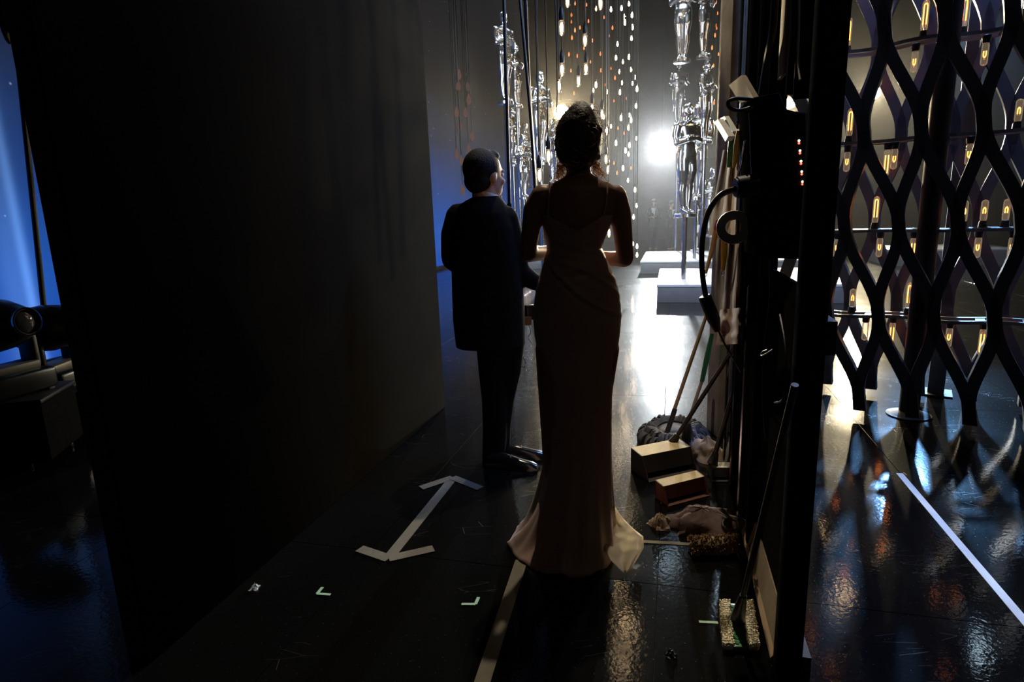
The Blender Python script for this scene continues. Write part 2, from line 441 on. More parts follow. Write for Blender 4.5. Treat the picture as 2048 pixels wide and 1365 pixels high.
# ------------------------------------------------------------------ the setting
AX = Vector((math.sin(R(15)), math.cos(R(15)), 0)); AV = Vector((AX.y, -AX.x, 0))
bm = NB(); box(bm, (3, 14, -.06), (34, 34, .05))
floor = obj('floor', bm, M['subfloor'], None, False); ptag(floor, kind='structure')
pb = NB(); box(pb, (0, 0, -.0125), (1.197, 2.397, .025))
bmesh.ops.bevel(pb, geom=[e for e in pb.edges if all(v.co.z > -.001 for v in e.verts)], offset=.0005, segments=1, affect='EDGES')
first = None
off0 = fl(1315, 1170) # a panel corner shows here
for i in range(-8, 13):
    for j in range(-2, 13):
        p = Vector((off0.x, off0.y, 0)) + AV * ((i + .5) * 1.2) + AX * ((j + .5) * 2.4)
        if p.y < -2.0 or p.y > 28.5 or p.x < -7.5 or p.x > 16.5: continue
        if p.x > 3.5 + p.y * .95 or p.x < -4.5 - p.y * .3: continue
        if first is None:
            first = obj('floor_panel', pb, M['floor'], floor, False, True); o = first
        else:
            o = first.copy(); C.objects.link(o)
        o.location = p; o.rotation_euler = (0, 0, -R(15))

# blue wall on the left, its glow painted into emission, dark backdrop behind
s0 = fl(125, 727); s1 = fl(889, 536); su = (s1 - s0).normalized(); sn = Vector((su.y, -su.x, 0))
sa = s0 - su * 3.5; sb = s1 + su * 10.0
bm = NB(); rz = math.atan2(su.y, su.x)
mid = (sa + sb) / 2 - sn * .08
box(bm, (mid.x, mid.y, 4.6), ((sb - sa).length, .16, 9.2), rz)
wall_left = obj('wall_left', bm, glow_wall_material(su, s0), None, False); ptag(wall_left, 'tall glossy night-blue wall with blue glow and light streaks painted into its emission', kind='structure')
bm = NB(); q = mid + sn * .105; box(bm, (q.x, q.y, .04), ((sb - sa).length, .05, .08), rz); ptag(obj('baseboard_left', bm, M['black'], None, False), kind='structure')
bm = NB(); box(bm, (8, 27.2, 5.5), (26, .3, 11))
ptag(obj('wall_back', bm, M['backwall'], None, False), kind='structure')
bm = NB(); box(bm, (20.6, 13, 5.5), (.3, 30, 11))
ptag(obj('wall_right', bm, M['backwall'], None, False), kind='structure')

# dark stage flat on the left
pa = fl(300, 1330); pz = fl(890, 815); pu = (pz - pa).normalized(); pn = Vector((pu.y, -pu.x, 0))
pa2 = pa
flat = thing('scenery_flat', 'tall charcoal stage flat standing left of the man in the black suit', 'stage flat', ((pa + pz) / 2 - pn * .06))
ln = (pz - pa2).length; prz = math.atan2(pu.y, pu.x)
c = (pa2 + pz) / 2 - pn * .006
bm = NB(); bbox(bm, (c.x, c.y, 2.3), (ln, .012, 4.6), prz, bev=.003, seg=1); obj('facing', bm, M['flat'], flat)
for t, nm in ((.04, 'stile'), (ln * .5, 'stile'), (ln - .04, 'stile')):
    p = pa2 + pu * t - pn * .053
    bm = NB(); box(bm, (p.x, p.y, 2.3), (.07, .08, 4.6), prz); obj(nm, bm, M['flat_edge'], flat, False)
for z in (.05, 1.5, 3.0, 4.55):
    p = (pa2 + pz) / 2 - pn * .053
    bm = NB(); box(bm, (p.x, p.y, z), (ln - .15, .07, .09), prz); obj('rail', bm, M['flat_edge'], flat, False)
# unseen black drape added behind it to block lamp light
dl = thing('light_block_drape', 'black drape added unseen behind the charcoal flat to block lamp light', 'drape', (-1.75, 7.0, 0))
bm = NB(); rr = [[], [], [], []]
for k in range(61):
    x = -2.4 + 1.32 * k / 60; y = 7.0 + .045 * math.sin(k * .9)
    for r_, dy, z in ((0, 0, .02), (1, 0, 6.0), (2, .01, 6.0), (3, .01, .02)): rr[r_].append(Vector((x, y + dy, z)))
vv = [[bm.verts.new(p) for p in r_] for r_ in rr]
for k in range(60):
    for q in range(4): face(bm, (vv[q][k], vv[q][k + 1], vv[(q + 1) % 4][k + 1], vv[(q + 1) % 4][k]))
obj('drape', bm, M['drape'], dl)
bm = NB(); tube(bm, [(-2.45, 7, 6.0), (-1.05, 7, 6.0)], .025, 8); obj('batten', bm, M['black'], dl)
# small hinge and cleat on its near edge
p = at(133, 385, pa.y + .02) + Vector((-.015, 0, 0))
bm = NB(); box(bm, p, (.04, .03, .06), prz); obj('hinge', bm, M['flat_edge'], flat, False)

# ------------------------------------------------------------------ haze over the stage
hm = bpy.data.materials.new('stage_haze'); hm.use_nodes = True
n, l = nodes(hm); n.remove(n['Principled BSDF'])
vs = n.new('ShaderNodeVolumeScatter'); vs.inputs['Density'].default_value = .0007; vs.inputs['Anisotropy'].default_value = .86
vs.inputs['Color'].default_value = (1, 1, 1, 1)
_g = n.new('ShaderNodeNewGeometry'); _s = n.new('ShaderNodeSeparateXYZ'); l.new(_g.outputs['Position'], _s.inputs[0])
_m = n.new('ShaderNodeMath'); _m.operation = 'MULTIPLY'; _m.inputs[1].default_value = -.75; l.new(_s.outputs['Z'], _m.inputs[0])
_e = n.new('ShaderNodeMath'); _e.operation = 'EXPONENT'; l.new(_m.outputs[0], _e.inputs[0])
_d = n.new('ShaderNodeMath'); _d.operation = 'MULTIPLY_ADD'; _d.inputs[1].default_value = .0021; _d.inputs[2].default_value = .00035
l.new(_e.outputs[0], _d.inputs[0]); l.new(_d.outputs[0], vs.inputs['Density'])
l.new(vs.outputs[0], n['Material Output'].inputs['Volume'])
bm = NB(); 
hq = [s0 + su * ((5.2 - s0.y) / su.y) + sn * .16, s0 + su * ((26.8 - s0.y) / su.y) + sn * .16, Vector((20.2, 26.8, 0)), Vector((20.2, 5.2, 0))]
loft(bm, [[p + Vector((0, 0, .03)) for p in hq], [p + Vector((0, 0, 9.0)) for p in hq]])
hz = obj('haze', bm, hm, None, False); ptag(hz, 'thin pale stage haze hanging in the light beams', 'haze', kind='stuff')

# ------------------------------------------------------------------ stage lamps (fixtures)
def stage_lamp(p, aim, m, r, label, ztop=8.9):
    t = thing('stage_lamp', label, 'stage light', p)
    d = (Vector(aim) - p).normalized(); rt = rot_to(d)
    bm = NB(); lathe(bm, [(r * .7, -.75), (r * 1.0, -.6), (r * 1.12, -.1), (r * 1.15, .12), (r * 1.02, .14), (r * 1.0, .05)], p, 24, True, rt); obj('housing', bm, M['lampbody'], t)
    bm = NB(); lathe(bm, [(.01, .19), (r * .5, .18), (r * .98, .15), (r * .98, .10)], p, 24, True, rt); obj('lens', bm, m, t)
    bm = NB(); sd = d.cross(Vector((0, 0, 1))).normalized()
    tube(bm, [p + sd * r * 1.3, p + sd * r * 1.35 + Vector((0, 0, r * 1.5)), p - sd * r * 1.35 + Vector((0, 0, r * 1.5)), p - sd * r * 1.3], .02, 6); obj('yoke', bm, M['lampbody'], t)
    bm = NB(); tube(bm, [p + Vector((0, 0, r * 1.5)), p + Vector((0, 0, max(r * 2, ztop - p.z)))], .025, 8); obj('drop_pole', bm, M['lampbody'], t)
stage_lamp(LAMP_WHITE, LAMPS[0][3], M['lampwhite'], .25, 'brilliant white spotlight glaring through the haze beside the big silver statue')
stage_lamp(LAMP_WARM, LAMPS[1][3], M['lampwarm'], .24, "warm spotlight peeking over the woman's hair")
stage_lamp(LAMP_RIGHT, LAMPS[2][3], M['lampwarm'], .17, 'warm spotlight glinting at the top corner of the black power box')
stage_lamp(LAMP_LATTICE, LAMPS[3][3], M['lampwarm'], .2, 'warm spotlight seen through the lattice screen')

# ------------------------------------------------------------------ platforms
def platform(x0, x1, y0, y1, h, label, sk=-.26):
    t = thing('platform', label, 'platform', ((x0 + x1) / 2, (y0 + y1) / 2, 0))
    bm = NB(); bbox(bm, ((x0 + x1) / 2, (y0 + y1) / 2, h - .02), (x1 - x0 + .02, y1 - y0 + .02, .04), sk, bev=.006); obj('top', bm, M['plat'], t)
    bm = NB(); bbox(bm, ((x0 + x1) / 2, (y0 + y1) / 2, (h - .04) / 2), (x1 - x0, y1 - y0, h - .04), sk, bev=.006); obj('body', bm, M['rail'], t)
platform(2.45, 5.1, 8.6, 11.0, .27, 'low pale platform under the big silver statue, nearest of the row')
platform(3.15, 6.4, 12.6, 15.6, .27, 'low pale platform behind the nearest platform, under the second statue')
platform(8.2, 10.4, 12.5, 14.0, .35, 'low platform far behind the lattice screen')
platform(-.4, 1.3, 15.2, 17.2, .27, "low platform beyond the woman's left forearm")

# ------------------------------------------------------------------ silver statues (plain standing figures, arms folded)
def statue_mesh():
    bm = NB()
    H = 1.5
    for s in (-1, 1):
        capsule(bm, [(s * .075, 0, .78), (s * .078, .015, .60), (s * .062, 0, .42), (s * .066, -.012, .32), (s * .045, 0, .10), (s * .045, .01, .06)], [.088, .085, .058, .062, .040, .036])
        capsule(bm, [(s * .045, -.03, .035), (s * .055, .10, .022)], [.038, .026])
        # folded arm: shoulder, elbow, wrist across the chest
        capsule(bm, [(s * .185, 0, 1.19), (s * .215, .0, 1.06), (s * .215, .03, .96)], [.062, .05, .045])
        capsule(bm, [(s * .215, .03, .96), (s * .12, .135, 1.0), (-s * .04, .15, 1.03)], [.045, .042, .034])
        ball(bm, (-s * .07, .145, 1.035), (.05, .03, .03), 10)
    loft(bm, [ell((0, 0, z), rx, ry, 20, 2.3) for z, rx, ry in ((.70, .10, .08), (.76, .155, .105), (.84, .16, .11), (.92, .135, .095), (1.0, .14, .10), (1.1, .178, .115), (1.19, .185, .10), (1.235, .12, .08), (1.26, .06, .055))])
    tube(bm, [(0, 0, 1.2), (0, .005, 1.34)], [.056, .05], 12)
    ball(bm, (0, .01, 1.405), (.072, .088, .105), 16)
    ball(bm, (0, .05, 1.37), (.05, .055, .06), 12)
    ball(bm, (0, .1, 1.39), (.012, .02, .02), 8)
    for s in (-1, 1): ball(bm, (s * .072, .005, 1.4), (.012, .02, .028), 8)
    return fuse(bm, .014, 5)
SM = statue_mesh()
SM.materials.append(M['chrome']); SM.polygons.foreach_set('use_smooth', [True] * len(SM.polygons))
def statue(px, yh, yf, Y, rz, label, pole_to=0.0, pole=True):
    top = at(px[0], yh, Y); bot = at(px[1], yf, Y)
    k = (top.z - bot.z) / 1.5
    t = thing('statue', label, 'statue', bot, 'silver standing figures on poles')
    o = bpy.data.objects.new('figure', SM); C.objects.link(o); o.parent = t
    o.scale = (k, k, k); o.rotation_euler = (0, 0, rz)
    bm = NB(); lathe(bm, [(.13 * k, -.05 * k), (.15 * k, -.045 * k), (.15 * k, .0), (.02, .002)], bot, 20); obj('foot_disc', bm, M['chrome'], t)
    if pole:
        bm = NB(); tube(bm, [(bot.x, bot.y, bot.z - .04), (bot.x, bot.y, pole_to)], .04, 12)
        obj('pole', bm, M['tube'], t)
    return t
statue((1366, 1370), 207, 428, 9.6, PI + .5, 'large silver figure with folded arms on the nearest platform right of the white glare', .27)
statue((1389, 1392), 205, 395, 13.4, PI - .5, 'silver figure half hidden behind the large silver figure', .27)
statue((1413, 1409), 120, 284, 12.9, PI + .9, 'silver figure with folded arms beside the wooden beam, under another pair of legs', .27)
statue((1412, 1407), -52, 112, 12.8, PI + .7, 'silver figure cut off by the photo top, only legs showing above the beam-side figure', 0, False)
statue((1357, 1364), -60, 120, 12.6, PI - .4, 'dim silver figure high above the white glare', 0, False)
statue((1360, 1356), 120, 250, 16.5, PI + .2, 'dim slender silver figure behind the head of the large silver figure', 0, True)
statue((1424, 1422), 335, 470, 15.3, PI + .3, 'small silver figure low against the wooden beam', .27)
statue((1391, 1393), 372, 500, 15.0, PI + 1.2, 'small silver figure low between the two statue poles', .27)
statue((1010, 1011), 24, 204, 11.2, PI + .8, "tall silver figure at upper left behind the black hanging cable")
statue((1030, 1034), 87, 212, 14.5, PI + 1.0, 'silver figure close behind the tall upper left figure')
statue((1024, 1027), 215, 330, 15.8, PI + 1.1, "silver figure just under the tall upper left figure's feet")
statue((1076, 1082), 142, 326, 11.6, PI + .7, "silver figure with folded arms between the man's head and the woman's head")
statue((1046, 1048), 268, 395, 13.2, PI + .5, "silver figure low beside the crossed cables, right of the man's face")
statue((1106, 1108), 238, 365, 14.2, PI - .6, "silver figure half hidden by the woman's hair")
statue((1056, 1052), 245, 372, 17.2, PI + .2, 'silver figure seen dimly between two brighter statues on the left')

# ------------------------------------------------------------------ lattice screens
ta = fl(1715, 832); tb = fl(1930, 862); lt_ = (tb - ta).normalized(); ln_ = Vector((-lt_.y, lt_.x, 0))
PITCH, AMP, SW, HALF = .29, .07, .064, .56
def lattice(name, label, offn, ph, i0, i1, ztop, dep, lean=-.13):
    base = ta + ln_ * offn
    t = thing(name, label, 'screen', base)
    for i in range(i0, i1):
        sgn = 1 if i % 2 == 0 else -1
        pts = []
        z = .05; 
        while z <= ztop + 1e-6:
            th = PI / 2 + PI * (z - .13) / HALF
            g = math.sin(th)
            g = max(-1, min(1, g * 1.06))
            s = (i + .5) * PITCH / 2 + sgn * AMP * g + ph + lean * (z - .13)
            pts.append((s, z)); z += .05
        rings = []
        for k, (s, z) in enumerate(pts):
            a = pts[max(k - 1, 0)]; b = pts[min(k + 1, len(pts) - 1)]
            dx, dz = b[0] - a[0], b[1] - a[1]; q = math.hypot(dx, dz)
            nx, nz = dz / q, -dx / q
            if k in (0, len(pts) - 1): nx, nz = 1, 0
            r = []
            for e, f in ((-1, -1), (1, -1), (1, 1), (-1, 1)):
                r.append(base + lt_ * (s + e * nx * SW / 2) + Vector((0, 0, z + e * nz * SW / 2)) + ln_ * (f * dep / 2))
            rings.append(r)
        b2 = NB(); loft(b2, rings); obj('strand', b2, M['lattice'], t)
    return t
lattice('lattice_screen', 'black front lattice of pointed oval openings, nearest the camera on the right', 0, .145, -5, 11, 3.5, .085, -.145)
lattice('lattice_screen', 'blue lit rear lattice of pointed oval openings, behind the black lattice', .56, .17, -4, 13, 3.5, .085, -.06)

# pipe between them
pp = onplane(1852, 500, ta + ln_ * .17, ln_); pp.z = 0
t = thing('support_pipe', 'dark upright pipe on a round foot between the lattices', 'pipe', pp)
bm = NB(); tube(bm, [(pp.x, pp.y, .01), (pp.x, pp.y, 3.9)], .058, 20); obj('pipe', bm, M['black'], t)
bm = NB(); lathe(bm, [(.13, 0), (.13, .008), (.1, .014), (.066, .03)], pp, 24); obj('foot', bm, M['black'], t)
q = fl(1880, 835)
t = thing('support_pipe', 'slim blue-grey upright post behind the rear lattice', 'pipe', ta + ln_ * .8 + lt_ * .42)
bm = NB(); p = ta + ln_ * .8 + lt_ * .42; box(bm, (p.x, p.y, 1.9), (.10, .06, 3.8), -R(34)); obj('post', bm, M['lattice'], t)
bm = NB(); box(bm, (p.x, p.y, .006), (.2, .2, .012), -R(34)); obj('foot', bm, M['black'], t)

_b = ta + ln_ * .28 + lt_ * .45; area('lattice_fill', (_b.x, _b.y, 4.7), (_b.x + ln_.x * .12, _b.y + ln_.y * .12, 0), 260, (.22, .42, 1.0), 1.6, .2)  # added blue fill for the rear lattice
# bulb rails
bulb_long = dict(L=.165, r=.019)
def rail_bulb(parent, base, up, L, r, fil):
    sg = 1 if up else -1
    bm = NB(); lathe(bm, [(.02, 0), (.024, .004), (.022, .03), (.019, .045)], base, 10, True, Matrix.Diagonal((1, 1, sg))); sk = obj('socket', bm, M['socket'], parent)
    b0 = base + Vector((0, 0, sg * .045))
    bm = NB(); lathe(bm, [(r * .8, 0), (r, .012), (r, L * .88), (r * .75, L * .96), (r * .2, L)], b0, 12, True, Matrix.Diagonal((1, 1, sg))); gl = obj('bulb', bm, M['glass'], sk)
    bm = NB()
    a = Vector((lt_.x, lt_.y, 0)) * r * (.42 if fil else .3)
    h0, h1 = (L * .2, L * .86) if fil else (L * .34, L * .62)
    zz = Vector((0, 0, sg))
    tube(bm, smooth_path([b0 - a + zz * h0, b0 - a + zz * (h1 - .01), b0 + zz * h1, b0 + a + zz * (h1 - .01), b0 + a + zz * h0], 4), .0034 if fil else .0032, 5)
    obj('filament', bm, M['filament'], sk)
RAILS = {
    0: ([(1705, 1, 0), (1816, 1, 1), (1997, 1, 0)], [(1730, 0, 0), (1783, 0, 1), (1898, 0, 0), (1966, 0, 1)]),
    1: ([(1750, 1, 1), (1968, 1, 0), (2013, 1, 0), (1927, 1, 0)], [(1676, 0, 0), (1758, 0, 0), (1826, 0, 1), (1956, 0, 0), (2024, 0, 0)]),
    2: ([(1700, 1, 1), (1725, 1, 0), (1875, 1, 1), (2033, 1, 0)], [(1695, 0, 0), (1773, 0, 1), (1788, 0, 0), (1937, 0, 0)]),
    3: ([(1696, 1, 1), (1765, 1, 0), (1848, 1, 1), (1925, 1, 1), (2032, 1, 0)], [(1829, 0, 0), (1760, 0, 1), (1968, 0, 0)]),
}
RL = ['lowest light rail of tubular bulbs inside the lattice', 'second light rail from the floor inside the lattice', 'third light rail from the floor inside the lattice', 'fourth light rail from the floor inside the lattice', 'topmost light rail of the lattice, just above the photo, mirrored in the floor', 'light rail above the fourth one, seen only mirrored in the floor']
RY = [640, 465, 290, 95]
for lv in range(6):
    z = .64 + .56 * lv
    base = ta + ln_ * .26
    t = thing('light_rail', RL[lv if lv < 4 else (5 if lv == 4 else 4)], 'light rail', Vector((base.x, base.y, z)))
    def rp(s, off=0.0): return base + lt_ * s + ln_ * (off + .05 * math.sin(s * 2 * PI / .58 + lv)) + Vector((0, 0, z))
    for off, nm in ((-.07, 'bar'), (.07, 'bar')):
        bm = NB()
        rings = []
        for k in range(56):
            s = -.45 + k * .04; p = rp(s, off)
            rings.append([p + ln_ * a + Vector((0, 0, b)) for a, b in ((-.014, -.010), (.014, -.010), (.014, .010), (-.014, .010))])
        loft(bm, rings); obj(nm, bm, M['rail'], t)
    for k in range(8):
        s = -.3 + k * .29 + .06 * math.sin(k * 3 + lv); p = rp(s)
        bm = NB(); box(bm, p, (.05, .17, .012), math.atan2(lt_.y, lt_.x)); obj('bracket', bm, M['rail'], t, False)
    if lv < 4:
        lst = [(x, u, f) for x, u, f in RAILS[lv][0] + RAILS[lv][1]]
        for x, u, f in lst:
            d = onplane(x, RY[lv] + (-30 if u else 30), base, ln_)
            s = (d - base).dot(lt_)
            p = rp(s, random.choice((-.07, .07)) * .2)
            rail_bulb(t, p + Vector((0, 0, .006 if u else -.006)), u, .17 if f else .125, .019, f)
    else:
        for k in range(7):
            u = k % 2; f = random.random() < .6
            rail_bulb(t, rp(-.3 + k * .27, .0) + Vector((0, 0, .006 if u else -.006)), u, .17 if f else .125, .019, f)
    l_ = bpy.data.lights.new('rail_glow', 'POINT'); l_.energy = .03; l_.color = (1, .35, .12); l_.shadow_soft_size = .3
    lo = bpy.data.objects.new('rail_glow', l_); C.objects.link(lo); lo.parent = t; lo.location = lt_ * .35 + Vector((0, 0, .12)) - ln_ * .18

# ------------------------------------------------------------------ hanging bulbs
def pendant_parts(root, L, r, cordlen, glow, fine=True):
    n = 10 if fine else 6
    if fine:
        bm = NB(); tube(bm, [(0, 0, L + .09), (0, 0, L + cordlen)], .006, 6); obj('cord', bm, M['cord'], root, True, True)
        bm = NB(); lathe(bm, [(r * .72, L * .92), (r * .8, L), (r * .85, L + .05), (r * .5, L + .09), (.006, L + .11)], (0, 0, 0), n); obj('socket', bm, M['socket'], root, True, True)
        bm = NB(); lathe(bm, [(r * .25, 0), (r * .7, .008), (r, .03), (r, L * .8), (r * .7, L)], (0, 0, 0), 12); gl = obj('bulb', bm, M['glass'], root, True, True)
        bm = NB(); lathe(bm, [(r * .15, L * .2), (r * .5, L * .28), (r * .58, L * .6), (r * .3, L * .8)], (0, 0, 0), 8); obj('filament', bm, glow, gl, True, True)
    else:
        bm = NB(); tube(bm, [(0, 0, L * 1.4), (0, 0, L + cordlen)], .0045, 4); obj('cord', bm, M['cord'], root, True, True)
        bm = NB(); lathe(bm, [(r * .5, L), (r * .6, L * 1.4)], (0, 0, 0), n); obj('socket', bm, M['socket'], root, True, True)
        bm = NB(); lathe(bm, [(r * .2, 0), (r * .85, L * .15), (r, L * .5), (r * .5, L)], (0, 0, 0), n); obj('bulb', bm, glow, root, True, True)
near = [(1123, 57, 5.6, 'large hanging bulb at the top, left string of the bulb curtain'),
        (1124, 140, 6.2, 'hanging bulb below the topmost large bulb, two above the warm glare'),
        (1118, 173, 6.3, "hanging bulb nearest above the warm glare on the woman's hair"),
        (1170, 81, 6.8, 'upper of two hanging bulbs in line above the centre of the woman\'s hair'),
        (1172, 138, 7.2, 'lower of two hanging bulbs in line above the centre of the woman\'s hair'),
        (1157, 163, 7.6, "hanging bulb just above the crown of the woman's hair"),
        (1097, 313, 5.8, "hanging bulb beside the woman's hair at ear height"),
        (1079, 351, 5.7, "lowest hanging bulb left of the woman's neck, above her shoulder"),
        (1201, 8, 7.0, 'hanging bulb cut by the photo top right of the large bulb'),
        (1135, 4, 7.4, 'hanging bulb cut by the photo top above the large bulb'),
        (1218, 467, 8.2, "hanging bulb seen between the woman's right arm and waist"),
        (1184, 218, 7.8, "hanging bulb touching the top right of the woman's hair"),
        (1204, 229, 8.2, "hanging bulb right of the woman's hair, left of a pair"),
        (1213, 262, 8.4, "hanging bulb right of the woman's hair at eye level"),
        (1212, 319, 8.2, "hanging bulb right of the woman's neck curls"),
        (1216, 340, 8.6, "hanging bulb above the woman's right shoulder")]
near0 = None
TOPZ = 9.0
for px, py, Y, lab in near:
    p = at(px, py, Y) - Vector((0, 0, .06))
    t = thing('hanging_bulb', lab, 'hanging bulb', p, 'large hanging bulbs at the front of the bulb curtain')
    pendant_parts(t, .13, .027, TOPZ - p.z - .13, M['bulbwarm'])
# small ones behind (bright)
small = [(1243,22),(1222,24),(1192,22),(1263,82),(1265,60),(1249,40),(1250,51),(1264,36),(1258,13),(1235,93),(1232,121),(1246,128),(1258,120),(1239,148),(1262,144),(1270,159),(1244,170),(1265,171),(1240,190),(1214,188),(1192,176),(1187,185),(1274,184),(1272,217),(1207,239),(1242,242),(1259,235),(1262,246),(1257,261),(1222,257),(1273,281),(1232,292),(1259,296),(1257,313),(1251,307),(1246,342),(1256,365),(1270,385),(1273,416),(1267,439),(1274,416),(1274,498),(1266,492),(1274,515)]
red = [(1143,47),(1143,34),(1150,11),(1144,80),(1150,65),(1160,59),(1138,113),(1142,145),(1155,116),(1168,100),(1181,127),(1185,85),(1177,46),(1208,38),(1201,112),(1202,145),(1211,173),(1173,13),(1148,191),(1225,60),(1218,75),(1228,205),(1230,160),(1222,140),(1252,200),(1236,260),(1228,330),(1234,350),(1240,400),(1225,390),(1262,340),(1248,270),
       (1432,8),(1435,30),(1432,55),(1443,20),(1430,75),(1437,112),(1424,100),(1444,90),(1427,135),(1442,150),(1433,60),(1419,30),(1446,50),(1428,210),(1438,250),(1425,260),(1440,190)]
above = []
def small_bulb(p, kind, fine=False):
    glow = M['bulbmid'] if kind == 'b' else M['bulbred']
    key = kind
    if key not in PROTO:
        t = thing('small_hanging_bulb', 'x', 'hanging bulb', p)
        pendant_parts(t, .085, .018, 1.0, glow, False)
        PROTO[key] = t; index_children()
    else:
        t = copy_tree(PROTO[key]); t.location = p
    for ch in (CH.get(t.name) or [x for x in t.children]):
        if ch.name.startswith('cord'): ch.scale = (1, 1, 1)
    if kind == 'b':
        ptag(t, 'small bright bulb hanging deep in the bulb curtain', 'hanging bulb', 'small bright bulbs of the bulb curtain')
    else:
        ptag(t, 'tiny dim orange bulb hanging deep in the bulb curtain', 'hanging bulb', 'tiny dim orange bulbs of the bulb curtain')
    return t
PROTO = {}
def pend_small(p, kind, lab=None):
    t = small_bulb(p, kind)
    t['label'] = lab or 'small bright bulb high above the photo, seen only mirrored in the glossy floor'
    if not lab: t['group'] = 'bulbs seen only mirrored in the floor'
    # stretch this copy's cord up to the grid
    for ch in t.children:
        if ch.name.startswith('cord'):
            k = (TOPZ - p.z - .119) / .966
            ch.scale = (1, 1, k); ch.location = (0, 0, .119 * (1 - k))
ORD = 'topmost second third fourth fifth sixth seventh eighth ninth tenth eleventh twelfth thirteenth fourteenth fifteenth sixteenth seventeenth eighteenth nineteenth twentieth'.split()
def rank_label(pts, zones, what):
    out = {}
    for lo, hi, where in zones:
        zs = sorted([p for p in pts if lo <= p[0] < hi], key=lambda p: p[1])
        for k, p in enumerate(zs):
            out[p] = (what + ', topmost ' + where) if k == 0 else (what + ', ' + ORD[k] + ' from the top ' + where)
    return out
SMALL = sorted(set(small)); LSM = rank_label(SMALL, [(0, 1230, "beside the woman's hair"), (1230, 1253, 'in the middle of the curtain'), (1253, 1266, 'right of the curtain middle'), (1266, 2000, 'along the right edge of the curtain')], 'small bright bulb')
for px, py in SMALL:
    Y = random.uniform(9.5, 14); pend_small(at(px, py, Y), 'b', LSM[(px, py)])
LRD = rank_label(red, [(0, 1165, 'at the left of the curtain'), (1165, 1215, "above the woman's hair"), (1215, 1400, 'at the right of the curtain'), (1400, 1432, 'left of the timber upright, outer row'), (1432, 2000, 'close against the timber upright')], 'tiny dim orange bulb')
for px, py in red:
    Y = random.uniform(13, 19); pend_small(at(px, py, Y), 'r', LRD[(px, py)])
# the curtain goes on upwards out of the frame (it shows mirrored in the floor)
for k in range(34):
    px = random.uniform(1180, 1275); Y = random.uniform(6.0, 13); z = random.uniform(.42, .95) * Y
    p = at(px, 300, Y); p.z = min(8.3, 1.4 + z)
    pend_small(p, 'b')

ROSE = ((917, 183), (936, 183), (914, 235), (932, 235), (945, 283), (914, 318), (938, 307), (924, 332), (926, 390), (919, 160), (938, 210), (921, 262))  # rose drops added in place of statue reflections on the blue wall
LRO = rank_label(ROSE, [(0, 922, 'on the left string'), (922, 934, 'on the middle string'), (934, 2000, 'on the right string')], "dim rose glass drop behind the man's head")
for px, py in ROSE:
    p = at(px, py, random.uniform(15, 17)); t = thing('reflection_drop', "dim rose glass drop on one of the strings behind the man's head", 'hanging bulb', p, "rose glass drops strung behind the man's head"); t['label'] = LRO[(px, py)]
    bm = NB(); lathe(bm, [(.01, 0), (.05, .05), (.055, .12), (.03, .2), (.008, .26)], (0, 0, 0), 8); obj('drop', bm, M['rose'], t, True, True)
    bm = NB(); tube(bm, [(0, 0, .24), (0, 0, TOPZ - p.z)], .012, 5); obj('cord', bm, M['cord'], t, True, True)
# bright bulbs and cool lamps over the right of the stage, above the frame: the floor mirrors them
MIR = ((1637, 1070, 9.5, .05), (1660, 1132, 9.0, .07), (1691, 1192, 8.6, .08), (1716, 1198, 9.4, .05), (1655, 1255, 8.2, .08), (1696, 1120, 10, .04), (1252, 1250, 7.6, .06), (1246, 1325, 7.0, .045), (1240, 1178, 8.0, .035))
LMI = rank_label([(a_[0], a_[1]) for a_ in MIR], [(0, 1600, "mirrored below the train"), (1600, 1670, 'mirrored beside the frame foot'), (1670, 2000, 'mirrored left of the pale tape line')], 'warm bulb above')
for k, (px, py, Y, r_) in enumerate(MIR):
    d_ = ray(px, py); p = Vector((d_.x / d_.y * Y, Y, -d_.z / d_.y * Y - HC))
    t = thing('hanging_bulb', LMI[(px, py)], 'hanging bulb', p, 'large bulbs seen only mirrored in the floor')
    bm = NB(); tube(bm, [(0, 0, r_ * 3.2), (0, 0, max(r_ * 4, 9.6 - p.z))], .006, 5); obj('cord', bm, M['cord'], t, True, True)
    bm = NB(); lathe(bm, [(r_ * .4, r_ * 2), (r_ * .45, r_ * 3.2), (.006, r_ * 3.4)], (0, 0, 0), 10); obj('socket', bm, M['socket'], t, True, True)
    bm = NB(); lathe(bm, [(r_ * .3, -r_ * .9), (r_ * .85, -r_ * .5), (r_, 0), (r_ * .8, r_), (r_ * .4, r_ * 2)], (0, 0, 0), 12); obj('bulb', bm, M['bulbwarm'], t, True, True)
for k, (px, py, Y, r_) in enumerate(((1944, 1302, 9.0, .13), (1922, 980, 12.5, .12), (1328, 1132, 9.2, .06), (1346, 1116, 10.6, .06))):
    d_ = ray(px, py); p = Vector((d_.x / d_.y * Y, Y, -d_.z / d_.y * Y - HC))
    stage_lamp(p, (p.x * .5, 0, -4), M['lampcool'], r_, 'cool lamp mirrored in the floor ' + ('at the bottom right corner', 'above the pale tape line', 'below the duster, left one', 'below the duster, right one')[k], 9.6)
